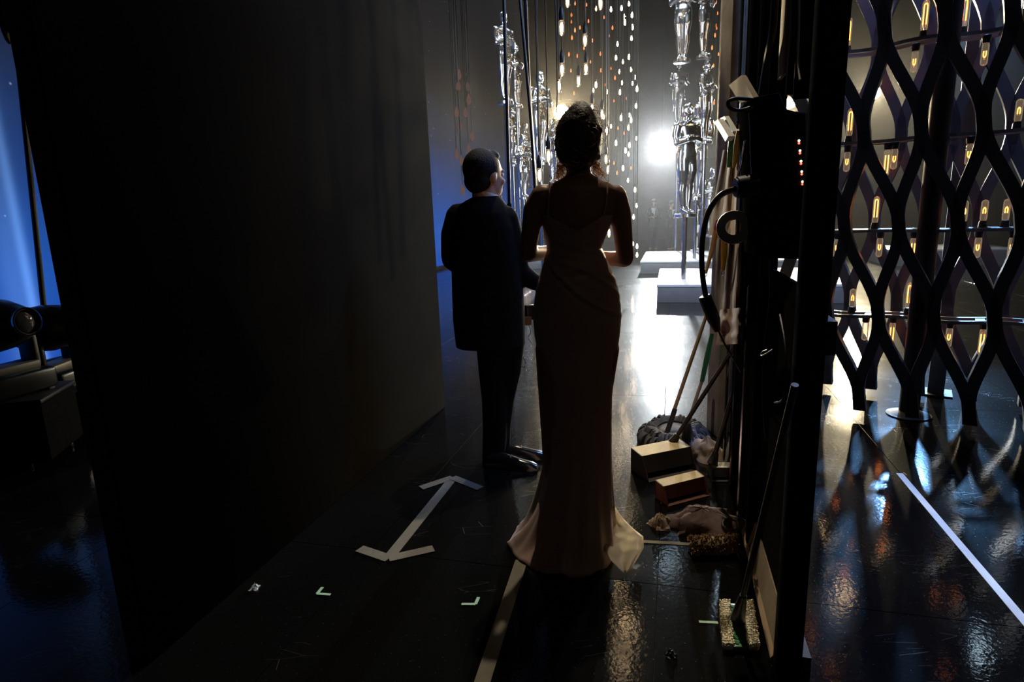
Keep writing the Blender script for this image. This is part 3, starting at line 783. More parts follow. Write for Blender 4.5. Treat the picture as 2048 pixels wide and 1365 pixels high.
# cables hanging in front of the statues
def hang_cable(pts, Y, r, label):
    ps = [at(x, y, Y) for x, y in pts]
    top = ps[0] + (ps[0] - ps[1]).normalized() * .1
    ps[0] = ps[0] + (ps[0] - ps[1]).normalized() * 1.2
    bm = NB(); tube(bm, smooth_path(ps, 6), r, 8)
    o = obj('hanging_cable', bm, M['cord'], None); rebase(o); ptag(o, label, 'cable'); return o
hang_cable([(1008, 0), (1012, 150), (1017, 330), (1020, 470)], 4.6, .012, 'straight black hanging cable left of the crossed cables, in front of the tall statue')
hang_cable([(1040, 0), (1052, 130), (1064, 280), (1072, 420)], 4.8, .011, 'slanting black cable, left one of the crossed pair')
hang_cable([(1051, 0), (1056, 130), (1065, 280), (1074, 420)], 5.0, .014, 'thick slanting black cable, right one of the crossed pair')
hang_cable([(1073, 0), (1076, 150), (1079, 300)], 5.72, .006, "thin black cable above the lowest bulb at the woman's shoulder")
hang_cable([(1110, 0), (1114, 120), (1113, 230)], 5.9, .006, 'thin black cable beside the large top bulb')

# ------------------------------------------------------------------ the wing tower on the right: an open frame
fa = fl(1552, 1345); fb = fl(1447, 900); fu = (fb - fa).normalized(); fn = Vector((-fu.y, fu.x, 0))  # fn faces the stage side (left)
fa0 = fa - fu * .04
frz = math.atan2(fu.y, fu.x)
def onflat(px, py, off=0.0): return onplane(px, py, fa + fn * off, fn)
tower = thing('wing_frame', 'tall dark scenery frame standing at the right of the walkway', 'stage flat', (fa + fb) / 2)
FH = 4.4
def stile(s, wd, dp, m, off=0.0, z0=0.0, z1=FH, name='stile'):
    p = fa0 + fu * s - fn * (dp / 2 - off)
    bm = NB(); bbox(bm, (p.x, p.y, (z0 + z1) / 2), (wd, dp, z1 - z0), frz, bev=.004, seg=1); obj(name, bm, m, tower, True)
LF = (fb - fa0).length
stile(.05, .1, .062, M['drape'])
stile(.78, .045, .06, M['drape'], .0)
stile(.29, .045, .06, M['drape'], .0, 1.69)
stile(LF - .62, .05, .10, M['drape'])
stile(LF - .30, .05, .10, M['drape'])
for z in (.05, 1.05, 3.1, 4.3):
    p = fa0 + fu * LF / 2 - fn * .06
    bm = NB(); box(bm, (p.x, p.y, z), (LF, .05, .09), frz); obj('cross_rail', bm, M['black'], tower, False)
# lower black panel (closed), upper part partly open
def panel(s0, s1, z0, z1, m, off=-.04, name='panel'):
    p = fa0 + fu * (s0 + s1) / 2 + fn * off
    bm = NB(); box(bm, (p.x, p.y, (z0 + z1) / 2), (s1 - s0, .012, z1 - z0), frz); obj(name, bm, m, tower, False)
panel(.02, LF - .02, .02, 1.16, M['drape'])
panel(.76, LF - .02, 1.16, 1.62, M['drape'])
panel(.85, LF - .05, 1.62, 4.3, M['drape'])
panel(.34, .85, 2.15, 4.3, M['drape'])
# trims that catch the light
for s in (LF - .16, LF - .52, LF - .86):
    p = fa0 + fu * s + fn * .012
    bm = NB(); tube(bm, [(p.x, p.y, .02), (p.x, p.y, FH)], .008, 6); obj('edge_trim', bm, M['tube'], tower)
# far beam
bb = fl(1424, 872)
beam = thing('timber_beam', 'pale weathered timber upright at the far end of the dark frame', 'beam', bb)
bm = NB(); bbox(bm, (bb.x + .045, bb.y + .05, 2.2), (.07, .16, 4.4), R(5), bev=.006); obj('post', bm, M['wood'], beam)
bm = NB(); bbox(bm, (bb.x + .115, bb.y + .07, 2.2), (.03, .06, 4.4), R(5), bev=.004); obj('batten', bm, M['wood'], beam)

# tan board behind the cables above the box
bm = NB(); p = onflat(1570, 60, .02); bbox(bm, (p.x, p.y, p.z + .12), (.10, .012, .5), frz, bev=.002, seg=1)
o = obj('wood_offcut', bm, M['ply'], None); rebase(o); ptag(o, 'tan wooden offcut on the dark frame above the black power box', 'board')

# black power box with LEDs
Yb = 1.98
def bq(px, py, Y=Yb): return at(px, py, Y)
tl = bq(1502, 190); tr = bq(1608, 178); bl = bq(1512, 515); br = bq(1612, 520)
pbx = thing('power_box', 'black power distribution box with red indicator lights and a carry handle', 'power box', (bl + br) / 2)
bm = NB()
def prism(bm, front, back):
    loft(bm, [front, back])
frontp = [bq(1500, 196), bq(1562, 184), bq(1566, 222), bq(1612, 224), bq(1618, 520), bq(1512, 515)]
backp = [p + Vector((.045, .22, 0)) for p in frontp]
prism(bm, frontp, backp)
bmesh.ops.bevel(bm, geom=bm.edges[:], offset=.006, segments=2, affect='EDGES', profile=.5)
obj('case', bm, M['drape'], pbx)
bm = NB(); tube(bm, smooth_path([bq(1506, 200), bq(1475, 197), bq(1457, 203), bq(1460, 216), bq(1480, 221), bq(1506, 214)], 6), .006, 8); obj('handle', bm, M['socket'], pbx)
for k, (x, y) in enumerate(((1598, 284), (1600, 304), (1602, 325), (1603.5, 346), (1605, 366))):
    for dy, m, nm in ((-2.4, M['led_w'], 'led'), (2.6, M['led_r'], 'led')):
        bm = NB(); ball(bm, bq(x, y + dy, Yb - .002), .0036, 8); obj(nm, bm, m, pbx)
# edge rim: pale worn gasket on its left side
bm = NB(); tube(bm, [bq(1500 + (y - 230) * .035 + random.uniform(-1, 1), y, Yb + .02) for y in range(225, 372, 6)], .004, 5); obj('gasket', bm, M['whitep'], pbx)
bm = NB(); a = bq(1470, 376); b = bq(1512, 370); tube(bm, [a, a.lerp(b, .08), a.lerp(b, .1), b], [.030, .030, .034, .036], 12); obj('plug', bm, M['socket'], pbx)
# thick cable with connector
cp = [bq(1472, 378, 1.98), bq(1440, 392, 2.05), bq(1415, 430, 2.12), bq(1404, 490, 2.18), bq(1405, 550, 2.2), bq(1412, 596, 2.2)]
cab = thing('power_cable', 'thick black cable looping from the power box plug down to a connector', 'cable', cp[-1])
bm = NB(); tube(bm, smooth_path(cp, 8), .0098, 10); obj('cable', bm, M['cord'], cab)
bm = NB(); a = bq(1409, 592, 2.2); b = bq(1428, 640, 2.2); tube(bm, [a, a.lerp(b, .05), b, b.lerp(bq(1436, 665, 2.2), .9)], [.02, .024, .024, .012], 10); obj('connector', bm, M['socket'], cab)
bm = NB(); tube(bm, smooth_path([bq(1434, 655, 2.2), bq(1450, 690, 2.25), bq(1468, 720, 2.4), bq(1482, 745, 2.55)], 6), .004, 8); obj('tail', bm, M['cord'], cab)

# cables dangling down the tower
def wire(pts, off, r, m, label, name='dangling_cable'):
    ps = [onflat(x, y, off) for x, y in pts]
    bm = NB(); tube(bm, smooth_path(ps, 6), r, 7); o = obj(name, bm, m, None); rebase(o); ptag(o, label, 'cable')
wire([(1552, -40), (1545, 60), (1532, 130), (1522, 190)], .05, .011, M['cord'], 'thick black cable bending down to the top of the power box')
wire([(1590, -40), (1588, 60), (1582, 130), (1578, 190)], .05, .010, M['cord'], 'thick black cable right of the tan offcut')
wire([(1599, -30), (1598, 60), (1596, 120), (1600, 160)], .06, .0025, M['whitep'], 'thin pale cord hanging beside the thick black cables')
wire([(1540, 520), (1540, 600), (1530, 690), (1526, 790), (1532, 880)], .05, .0035, M['cord'], 'thin black cord hanging below the power box, left one')
wire([(1560, 630), (1570, 690), (1572, 760), (1565, 800), (1550, 806)], .06, .003, M['cord'], 'thin black cord curling below the power box, right one')
wire([(1535, 700), (1524, 705), (1523, 712), (1532, 708), (1545, 700)], .06, .0025, M['cord'], 'small black cord loop under the power box')

# things hung on the tower
def slab(pts, off, th, m, name, label, cat, bev=.003):
    """flat thing outlined on the tower's face, with real thickness"""
    a = [onflat(x, y, off) for x, y in pts]; b = [p + fn * th for p in a]
    bm = NB(); loft(bm, [a, b])
    o = obj(name, bm, m, None); rebase(o); ptag(o, label, cat); return o
slab([(1466, 170), (1492, 150), (1519, 196), (1490, 206)], .03, .02, M['card'], 'cardboard_piece', 'folded cardboard piece tucked above the power box handle', 'cardboard')
slab([(1438, 244), (1447, 238), (1470, 272), (1464, 282)], .10, .025, M['whitep'], 'scraper', 'white plastic scraper sticking out left, front of the two', 'scraper')
slab([(1449, 236), (1458, 232), (1476, 262), (1470, 274)], .07, .02, M['whitep'], 'scraper', 'white plastic scraper sticking out, the one behind', 'scraper')
def grip(pts, off, rs, m, name, label, cat):
    ps = [onflat(x, y, off) for x, y in pts]
    bm = NB(); tube(bm, ps, rs, 10); o = obj(name, bm, m, None); rebase(o); ptag(o, label, cat); return o
grip([(1463, 280), (1461, 305), (1458, 333)], .09, [.012, .013, .009], M['greenh'], 'tool_handle', 'green tool handle standing between the hung cloth and the power box', 'tool handle')
grip([(1478, 260), (1475, 290), (1468, 334)], .11, [.008, .013, .006], M['yellow'], 'tool_handle', 'yellow tool handle next to the green tool handle', 'tool handle')
grip([(1490, 282), (1484, 320), (1474, 362)], .11, [.004, .005, .005], M['tube'], 'metal_rod', 'bright metal rod leaning left of the power box', 'rod')
# hung cloth: folded sheet with vertical folds
def hung_cloth(left, right, off, m, name, label, folds, amp, n=22, mrow=18):
    rings = []
    for j in range(mrow + 1):
        v = j / mrow
        row = []
        for i in range(n + 1):
            u = i / n
            lx = left[0][0] + (left[1][0] - left[0][0]) * v; ly = left[0][1] + (left[1][1] - left[0][1]) * v
            rx = right[0][0] + (right[1][0] - right[0][0]) * v; ry = right[0][1] + (right[1][1] - right[0][1]) * v
            row.append(onflat(lx + (rx - lx) * u, ly + (ry - ly) * u, off + amp * math.sin(u * folds * 2 * PI + v * 1.3) + .01 * noise.noise((u * 4, v * 4, off * 9))))
        rings.append(row)
    bm = NB()
    fr = [[bm.verts.new(p) for p in r] for r in rings]; bk = [[bm.verts.new(p - fn * .006) for p in r] for r in rings]
    for j in range(mrow):
        for i in range(n):
            face(bm, (fr[j][i], fr[j][i + 1], fr[j + 1][i + 1], fr[j + 1][i])); face(bm, (bk[j][i], bk[j + 1][i], bk[j + 1][i + 1], bk[j][i + 1]))
    for j in range(mrow):
        face(bm, (fr[j][0], fr[j + 1][0], bk[j + 1][0], bk[j][0])); face(bm, (fr[j][n], bk[j][n], bk[j + 1][n], fr[j + 1][n]))
    for i in range(n):
        face(bm, (fr[0][i], bk[0][i], bk[0][i + 1], fr[0][i + 1])); face(bm, (fr[mrow][i], fr[mrow][i + 1], bk[mrow][i + 1], bk[mrow][i]))
    o = obj(name, bm, m, None); rebase(o); ptag(o, label, 'cloth'); return o
hung_cloth([(1446, 300), (1416, 470)], [(1476, 300), (1470, 480)], .07, M['cloth'], 'hanging_cloth', 'pale tan cloth hanging from the frame left of the cable plug', 2, .006)
hung_cloth([(1436, 430), (1424, 640)], [(1482, 440), (1474, 660)], .055, M['ragdark'], 'hanging_cloth', 'brown cloth hanging below the pale tan cloth behind the tape roll', 2.4, .006)
hung_cloth([(1440, 620), (1432, 690)], [(1478, 616), (1480, 688)], .09, M['pinkrag'], 'hanging_cloth', 'pinkish rag bundle hung at the cable connector', 1.3, .009)
# tape roll
tp = onflat(1468, 455, .12)
bm = NB(); lathe(bm, [(.026, -.018), (.056, -.018), (.058, -.012), (.058, .012), (.056, .018), (.026, .018), (.026, -.018)], tp, 24, False, rot_to(Vector((-.45, -.85, .05))))
o = obj('tape_roll', bm, M['whitep'], None); rebase(o); ptag(o, 'pale roll of tape hanging under the cable plug', 'tape roll')
for (pts, lab) in ((((1433, 456), (1424, 500), (1412, 545)), 'yellow screwdriver with red cap hanging under the cable loop'), (((1449, 482), (1448, 510), (1446, 540)), 'yellow screwdriver hanging below the tape roll')):
    ps = [onflat(x, y, .13) for x, y in pts]
    t = thing('screwdriver', lab, 'screwdriver', ps[-1])
    bm = NB(); tube(bm, [ps[0], ps[0].lerp(ps[1], .3), ps[1], ps[2]], [.012, .013, .012, .008], 10); obj('grip', bm, M['yellow'], t)
    bm = NB(); tube(bm, [ps[0] + (ps[0] - ps[1]) * .25, ps[0]], [.010, .0125], 10); obj('cap', bm, M['redp'], t)
    bm = NB(); tube(bm, smooth_path([ps[2], ps[2] + Vector((.006, 0, -.012)), ps[2] + Vector((0, 0, -.022)), ps[2] + Vector((-.006, 0, -.012)), ps[2]], 5), .0018, 6); obj('ring', bm, M['tube'], t)

# ------------------------------------------------------------------ mops, pans, rags on the floor
def yarn_ring(c, rx, ry, hgt, rot, n, m, name, label, wd):
    """dust mop head: yarn loops all round a sleeve"""
    t = thing(name, label, 'mop', c)
    R3 = Matrix.Rotation(rot, 3, 'Z')
    bm = NB()
    rings = []
    for k in range(9):
        a = k / 8 * PI / 2
        rings.append([Vector(c) + R3 @ Vector((math.cos(2 * PI * i / 24) * rx * .62 * math.cos(a) ** .5, math.sin(2 * PI * i / 24) * ry * .6 * math.cos(a) ** .5, .02 + hgt * .75 * math.sin(a))) for i in range(24)])
    loft(bm, rings); obj('sleeve', bm, m, t)
    bm = NB()
    for i in range(n):
        a = 2 * PI * i / n + random.uniform(-.04, .04)
        for ly in range(2):
            d = Vector((math.cos(a), math.sin(a), 0)); s = random.uniform(.9, 1.12) * (1 - .16 * ly)
            p0 = Vector((d.x * rx * .5, d.y * ry * .5, hgt * (.45 + .4 * ly)))
            p1 = Vector((d.x * rx * .85 * s, d.y * ry * .85 * s, hgt * (.75 + .3 * ly) + random.uniform(-.006, .008)))
            p2 = Vector((d.x * rx * s, d.y * ry * s, hgt * .35)); p3 = Vector((d.x * rx * .92 * s, d.y * ry * .92 * s, wd))
            tube(bm, [Vector(c) + R3 @ q for q in smooth_path([p0, p1, p2, p3], 3)], wd, 5)
    o = obj('yarn', bm, m, t); o['kind'] = 'stuff'
    return t
mc = fl(1338, 885)
mop = yarn_ring(mc + Vector((.03, .03, 0)), .185, .25, .09, -.5, 66, M['mopgrey'], 'dust_mop', 'grey yarn dust mop lying behind the black dustpan', .011)
def pole(parent, a, b, r, m, name='handle'):
    bm = NB(); tube(bm, [a, a.lerp(b, .5), b], [r, r, r * .9], 10); obj(name, bm, m, parent)
a = fl(1332, 872, .06); b = at(1414, 628, a.y + .18)
pole(mop, a + Vector((0, 0, .01)), b, .0115, M['handle'])
bm = NB(); tube(bm, [a, a.lerp(b, .22)], [.016, .015], 10); obj('ferrule', bm, M['dhandle'], mop)

def dustpan(c, rz, L, D, Hh, mtop, mside, label, hpts, hm, hr=.012):
    """long-handled lobby pan: sloped scoop with hood"""
    t = thing('dustpan', label, 'dustpan', c)
    R3 = Matrix.Rotation(rz, 3, 'Z')
    def P(x, y, z): return Vector(c) + R3 @ Vector((x, y, z))
    x0, x1 = -L / 2, L / 2
    th = .006
    # hood top, sloping towards the mouth
    bm = NB(); loft(bm, [[P(x, D * .5, Hh), P(x, -D * .12, Hh * .92), P(x, -D * .12, Hh * .92 - th), P(x, D * .5, Hh - th)] for x in (x0, x1)]); obj('hood', bm, mtop, t, False)
    bm = NB(); loft(bm, [[P(x, D * .5, Hh - th), P(x, D * .5, 0.001), P(x, D * .5 - th, .001), P(x, D * .5 - th, Hh - th)] for x in (x0, x1)]); obj('back_panel', bm, mside, t, False)
    bm = NB(); loft(bm, [[P(x, D * .5, .001), P(x, -D * .55, .001), P(x, -D * .55, .004), P(x, D * .5, .007)] for x in (x0, x1)]); obj('scoop', bm, mside, t, False)
    bm = NB()
    loft(bm, [[P(x, -D * .12, Hh * .92), P(x, -D * .3, Hh * .25), P(x, -D * .3 + th, Hh * .25), P(x, -D * .12 + th, Hh * .92)] for x in (x0, x1)]); obj('front_lip', bm, mside, t, False)
    for x in (x0, x1 - th):
        bm = NB(); loft(bm, [[P(q, D * .5, .001), P(q, -D * .5, .001), P(q, -D * .12, Hh * .92), P(q, D * .5, Hh)] for q in (x, x + th)]); obj('side', bm, mside, t, False)
    if hpts:
        a, b = hpts
        pole(t, a, b, hr, hm)
        bm = NB(); tube(bm, [a + (a - b).normalized() * .01, a.lerp(b, .08)], [hr * 2.4, hr * 1.3], 10); obj('collar', bm, mside, t)
    return t
dc = fl(1325, 950); 
dustpan(dc + Vector((.02, .05, 0)), .36, .31, .17, .13, M['panlit'], M['pan'], 'black lobby dustpan with top coloured warm-lit tan in front of the grey mop',
        (fl(1346, 885, .12), at(1472, 690, dc.y + .1)), M['dhandle'])
dc2 = fl(1368, 1000)
dustpan(dc2 + Vector((0, .03, 0)), .40, .25, .10, .095, M['panlit'], M['panred'], 'brightly lit tan dustpan with red sides, nearest the woman\'s train', None, None)
dc3 = fl(1446, 962)
dustpan(dc3 + Vector((0, .03, 0)), -.1, .115, .09, .07, M['pale'], M['pan'], 'small pale-topped dustpan against the dark frame',
        (fl(1425, 925, .08), at(1496, 690, dc3.y + .22)), M['dhandle'], .013)
# broom with reddish brown and green handle
ba = fl(1374, 905, .0); bt = at(1424, 668, ba.y + .1)
br_ = thing('broom', 'broom with brown and green handle standing behind the dustpans', 'broom', ba)
bm = NB(); tube(bm, [ba + Vector((0, 0, .17)), ba.lerp(bt, .62)], .010, 10); obj('handle', bm, M['handle'], br_)
bm = NB(); tube(bm, [ba.lerp(bt, .6), ba.lerp(bt, .8), bt], [.013, .016, .012], 10); obj('grip', bm, M['greenh'], br_)
bm = NB(); tube(bm, [ba + Vector((0, 0, .18)), ba + Vector((0, 0, .13)), ba + Vector((0, 0, .1))], [.014, .03, .034], 12); obj('head', bm, M['dhandle'], br_)
bm = NB()
for k in range(40):
    a = random.uniform(0, 2 * PI); q = random.uniform(0, 1)
    tube(bm, [ba + Vector((math.cos(a) * .03 * q, math.sin(a) * .02 * q, .11)), ba + Vector((math.cos(a) * .06 * q, math.sin(a) * .035 * q, .002))], .0025, 4)
o = obj('bristles', bm, M['mopgrey'], br_); o['kind'] = 'stuff'

def heap(c, rx, ry, h, rot, m, name, label, cat, seed, wr=.35, n=48, k=12):
    R3 = Matrix.Rotation(rot, 3, 'Z'); rings = []
    for j in range(k + 1):
        v = j / k; rr = []
        for i in range(n):
            a = 2 * PI * i / n
            q = (1 - v) ** .6
            e = 1 + wr * noise.noise((math.cos(a) * 1.6 + seed, math.sin(a) * 1.6, v * 1.5)) + .12 * noise.noise((math.cos(a) * 6, math.sin(a) * 6 + seed, v * 5))
            zz = h * (v ** .8) * (1 + .5 * noise.noise((math.cos(a) * q * 2.4 + seed, math.sin(a) * q * 2.4, 3.1))) + .012 * noise.noise((a * 5, v * 6, seed))
            rr.append(Vector(c) + R3 @ Vector((math.cos(a) * rx * q * e, math.sin(a) * ry * q * e, max(.001, zz if j else .001))))
        rings.append(rr)
    bm = NB(); loft(bm, rings); o = obj(name, bm, m, None); rebase(o); ptag(o, label, cat); return o
c = fl(1412, 912); heap(c, .10, .14, .11, .2, M['rag'], 'rag', 'crumpled beige rag beside the grey mop', 'rag', 3.3)
c = fl(1405, 1050); heap(c, .17, .12, .075, .1, M['ragdark'], 'cloth_heap', 'crumpled mauve cloth heap in front of the red-sided dustpan', 'cloth', 7.7, .45)
c = fl(1322, 1052); heap(c, .055, .045, .05, .5, M['rag'], 'work_glove', 'beige glove lying at the left end of the mauve cloth heap', 'glove', 1.2, .5)
# loop at its right end
p = fl(1462, 1050, .045)
bm = NB(); tube(bm, [p + Vector((math.cos(a) * .036, math.sin(a) * .03, .01 * math.sin(a))) for a in [2 * PI * k / 20 for k in range(21)]], .006, 6)
o = obj('wire_ring', bm, M['dhandle'], None); rebase(o); ptag(o, 'dark ring resting on the right end of the mauve cloth heap', 'ring')
# tan duster: fluffy roll
dc4 = fl(1428, 1110); dd = thing('duster', 'tan fluffy duster lying below the mauve cloth heap', 'duster', dc4)
bm = NB(); pts = [dc4 + Vector((-.095 + .19 * k / 12, .01, .034)) for k in range(13)]
tube(bm, pts, [.012, .028, .034, .036, .036, .037, .036, .037, .036, .035, .034, .030, .014], 14); obj('core', bm, M['moptan'], dd)
bm = NB()
for k in range(420):
    a = random.uniform(-.5, PI + .5); x = random.uniform(-.098, .098)
    b0 = dc4 + Vector((x, .01 + math.cos(a) * .03, .034 + math.sin(a) * .03)); d = Vector((random.uniform(-.4, .4), math.cos(a), math.sin(a))).normalized()
    e0 = b0 + d * random.uniform(.012, .02); e0.z = max(.003, e0.z)
    tube(bm, [b0, e0], [.004, .002], 4)
o = obj('fluff', bm, M['moptan'], dd); o['kind'] = 'stuff'
# bottle by the beam
bt_ = fl(1433, 868)
bo = thing('bottle', 'dark plastic bottle standing at the foot of the timber upright', 'bottle', bt_)
bm = NB(); lathe(bm, [(.03, .0), (.034, .006), (.034, .2), (.03, .225), (.014, .25), (.013, .275)], bt_, 18); obj('body', bm, M['ragdark'], bo)
bm = NB(); lathe(bm, [(.016, .27), (.017, .274), (.017, .30), (.012, .305)], bt_, 14); obj('cap', bm, M['redp'], bo)

# green flat mop with cream pads, handle leaning to the tower
g0, g1, g2, g3 = fl(1437, 1216), fl(1506, 1217), fl(1520, 1310), fl(1443, 1308)
gm = thing('flat_mop', 'green flat mop with cream microfibre edges at the lower right', 'mop', (g0 + g1 + g2 + g3) / 4)
gx = ((g1 - g0) + (g2 - g3)).normalized(); gy = ((g0 - g3) + (g1 - g2)).normalized(); gc = (g0 + g1 + g2 + g3) / 4
wx = ((g1 - g0).length + (g2 - g3).length) / 2; wy = ((g0 - g3).length + (g1 - g2).length) / 2
grot = Matrix((gx, gy, Vector((0, 0, 1)))).transposed()
bm = NB(); bbox(bm, gc + Vector((0, 0, .012)), (wx * .86, wy * .96, .02), rot=grot, bev=.004); obj('base', bm, M['green'], gm)
for s in (-1, 1):
    bm = NB(); bbox(bm, gc + gx * s * wx * .335 + Vector((0, 0, .021)), (wx * .30, wy, .022), rot=grot, bev=.008)
    cu = obj('pad', bm, M['mopwhite'], gm)
    bm = NB()
    for i in range(7):
        for j in range(20):
            p = gc + gx * (s * wx * .335 + (i - 3) * wx * .043 + random.uniform(-.002, .002)) + gy * ((j - 9.5) * wy / 20) + Vector((0, 0, .032))
            tube(bm, [p - Vector((0, 0, .004)), p + Vector((random.uniform(-.004, .004), random.uniform(-.004, .004), .005))], [.0044, .0028], 5)
    nb = obj('pile', bm, M['mopwhite'], gm); nb['kind'] = 'stuff'
for j in range(9):
    for i in (-1, 1):
        p = gc + gx * i * wx * .11 + gy * (j - 4) * wy * .1 + Vector((0, 0, .023))
        bm = NB(); box(bm, p, (wx * .16, wy * .05, .004), rot=grot @ Matrix.Rotation(.5 * i, 3, 'Z')); obj('rib', bm, M['green'], gm, False)
hb = gc + Vector((0, .01, .03)); ht = onflat(1590, 770, .04)
bm = NB(); tube(bm, [hb, hb.lerp(ht, .06), hb.lerp(ht, .14)], [.026, .02, .012], 10); obj('swivel', bm, M['socket'], gm)
bm = NB(); tube(bm, [hb.lerp(ht, .1), ht], .009, 10); obj('handle', bm, M['dhandle'], gm)

# cardboard sheets leaning along the frame
for off, lab, m, px in ((.035, 'tan board with pale edge leaning along the foot of the dark frame', M['card'], (1487, 1062, 1549, 1322)), (.055, 'thin pale board in front of the tan leaning board', M['ply'], (1484, 1062, 1543, 1318))):
    a = fl(px[0], px[1]); b = fl(px[2], px[3])
    top = Vector((fn.x * -.03, fn.y * -.03, .12 if off < .05 else .05))
    bm = NB(); nn = Vector((fn.x, fn.y, 0)) * .004
    loft(bm, [[q, q + nn, q + nn + top, q + top] for q in (a, b)])
    o = obj('leaning_board', bm, m, None, False); rebase(o); ptag(o, lab, 'board')

# ------------------------------------------------------------------ tape on the floor
def tapes(name, label, m, segs, cat='tape'):
    t = thing(name, label, cat, fl(*segs[0][0]))
    for k, (a, b, wd) in enumerate(segs):
        bm = NB(); strip(bm, fl(*a), fl(*b), wd, .0022 + .0006 * k); obj('tape_piece', bm, m, t, False)
tapes('tape_arrow', 'double-headed tape arrow on the floor left of the woman', M['tape'],
      [((907, 956), (778, 1116), .05), ((842, 977), (905, 956), .05), ((905, 956), (960, 978), .05), ((719, 1099), (778, 1119), .05), ((778, 1119), (867, 1099), .05)])
tapes('tape_line', "tape line on the floor running from the woman's train toward the camera", M['tape'], [((1043, 1122), (955, 1395), .05)])
tapes('tape_line', 'short tape line between the train and the tan duster', M['tape'], [((1265, 1083), (1400, 1091), .022)])
tapes('tape_line', 'long pale tape line on the glossy floor at lower right', M['tape_white'], [((1799, 948), (2075, 1274), .032)])
tapes('corner_mark', 'green glow-tape corner mark on the floor, left one', M['tape_green'], [((645, 1176), (634, 1189), .012), ((634, 1189), (661, 1191), .012)])
tapes('corner_mark', 'green glow-tape corner mark on the floor, right one near the tape line', M['tape_green'], [((957, 1196), (951, 1210), .012), ((951, 1210), (923, 1210), .012)])
tapes('tape_line', 'short green glow-tape end beside the flat mop', M['tape_green'], [((1398, 1245), (1436, 1247), .012)])
for (px, py), lab, m in (((510, 1177), 'crumpled scrap of pale tape on the floor beside the charcoal flat', M['tape_white']), ((1341, 1311), 'crumpled grey scrap on the floor left of the flat mop', M['mopgrey'])):
    heap(fl(px, py), .016, .02, .014, .3, m, 'tape_scrap', lab, 'scrap', px * .01, .9, 20, 5)

# ------------------------------------------------------------------ moving head lights at the left
def moving_head(base, yaw, tilt, k, label, lens_glint):
    t = thing('moving_light', label, 'stage light', base)
    Z = Matrix.Rotation(yaw, 3, 'Z')
    def P(x, y, z): return Vector(base) + Z @ Vector((x, y, z)) * k
    bm = NB(); bbox(bm, P(0, 0, .08), (.42 * k, .34 * k, .13 * k), yaw, bev=.02 * k); obj('base', bm, M['lampbody'], t)
    for s in (-1, 1):
        bm = NB(); bbox(bm, P(s * .17, .13, .015), (.04 * k, .04 * k, .03 * k), yaw, bev=.004); obj('foot', bm, M['lampgrey'], t)
        bm = NB(); bbox(bm, P(s * .185, 0, .25), (.04 * k, .13 * k, .20 * k), yaw, bev=.015 * k); obj('yoke_arm', bm, M['lampgrey'] if s < 0 else M['lampbody'], t)
    bm = NB(); bbox(bm, P(0, 0, .165), (.38 * k, .16 * k, .05 * k), yaw, bev=.015 * k); obj('yoke_base', bm, M['lampgrey'], t)
    d = Z @ Vector((0, math.cos(tilt), math.sin(tilt))); rt = rot_to(d); hc = P(0, 0, .44)
    bm = NB(); lathe(bm, [(.05 * k, -.22 * k), (.12 * k, -.20 * k), (.155 * k, -.12 * k), (.165 * k, .0 * k), (.15 * k, .10 * k), (.11 * k, .21 * k), (.085 * k, .26 * k), (.083 * k, .285 * k), (.072 * k, .285 * k), (.07 * k, .25 * k)], hc, 28, True, rt); hd = obj('head', bm, M['lampbody'], t)
    bm = NB(); lathe(bm, [(.073 * k, .275 * k), (.08 * k, .292 * k), (.086 * k, .287 * k), (.084 * k, .27 * k)], hc, 28, False, rt); obj('lens_ring', bm, M['tube'], hd)
    bm = NB(); lathe(bm, [(.072 * k, .262 * k), (.05 * k, .276 * k), (.005, .282 * k)], hc, 24, True, rt); obj('lens', bm, M['lens'], hd)
    pts = [P(.1, -.17, .1), P(.13, -.2, .06), P(.12, -.23, .02), P(.16, -.26, .02)]
    bm = NB(); tube(bm, smooth_path(pts, 5), .006 * k, 6); obj('tether', bm, M['redcable'], t)
for (hx, hy, Y, yaw, til, lab, clab) in ((97, 656, 4.15, -1.51, .10, 'black moving-head stage light, the rear one beside the charcoal flat', 'low black road case under the rear moving light'),
                                  (-16, 652, 3.55, -1.82, .10, 'black moving-head stage light, the front one cut by the photo edge', 'low black road case under the front moving light')):
    hc_ = at(hx, hy, Y); k = .98; base = hc_ - Vector((0, 0, .44 * k))
    moving_head(base, yaw, til, k, lab, 1)
    cx = Vector((base.x - .12, base.y + .02, 0)); top = base.z; w_ = .72
    t = thing('road_case', clab, 'case', cx)
    bm = NB(); bbox(bm, (cx.x, cx.y, (top - .03 + .035) / 2), (w_, .46, top - .03 - .035), .25, bev=.012); obj('body', bm, M['drape'], t)
    bm = NB(); bbox(bm, (cx.x, cx.y, top - .015), (w_ + .01, .47, .03), .25, bev=.01); obj('lid', bm, M['black'], t)
    for sx in (-1, 1):
        for sy in (-1, 1):
            bm = NB(); lathe(bm, [(.02, 0), (.024, .004), (.024, .03), (.02, .036)], (cx.x + sx * w_ * .4, cx.y + sy * .17, 0), 12); obj('foot', bm, M['socket'], t)
for nm, px, lab in (('l', (22, 0, 78, 600), 'dark drop cable in front of the blue wall, left one'), ('r', (88, 200, 140, 720), 'dark drop cable in front of the blue wall, right one')):
    a = at(px[0], px[1], 4.3); b = at(px[2], px[3], 4.3)
    bm = NB(); tube(bm, [a + (a - b) * .4, b - Vector((0, 0, .3))], .018, 8); o = obj('drop_cable', bm, M['black'], None); rebase(o); ptag(o, lab, 'cable')
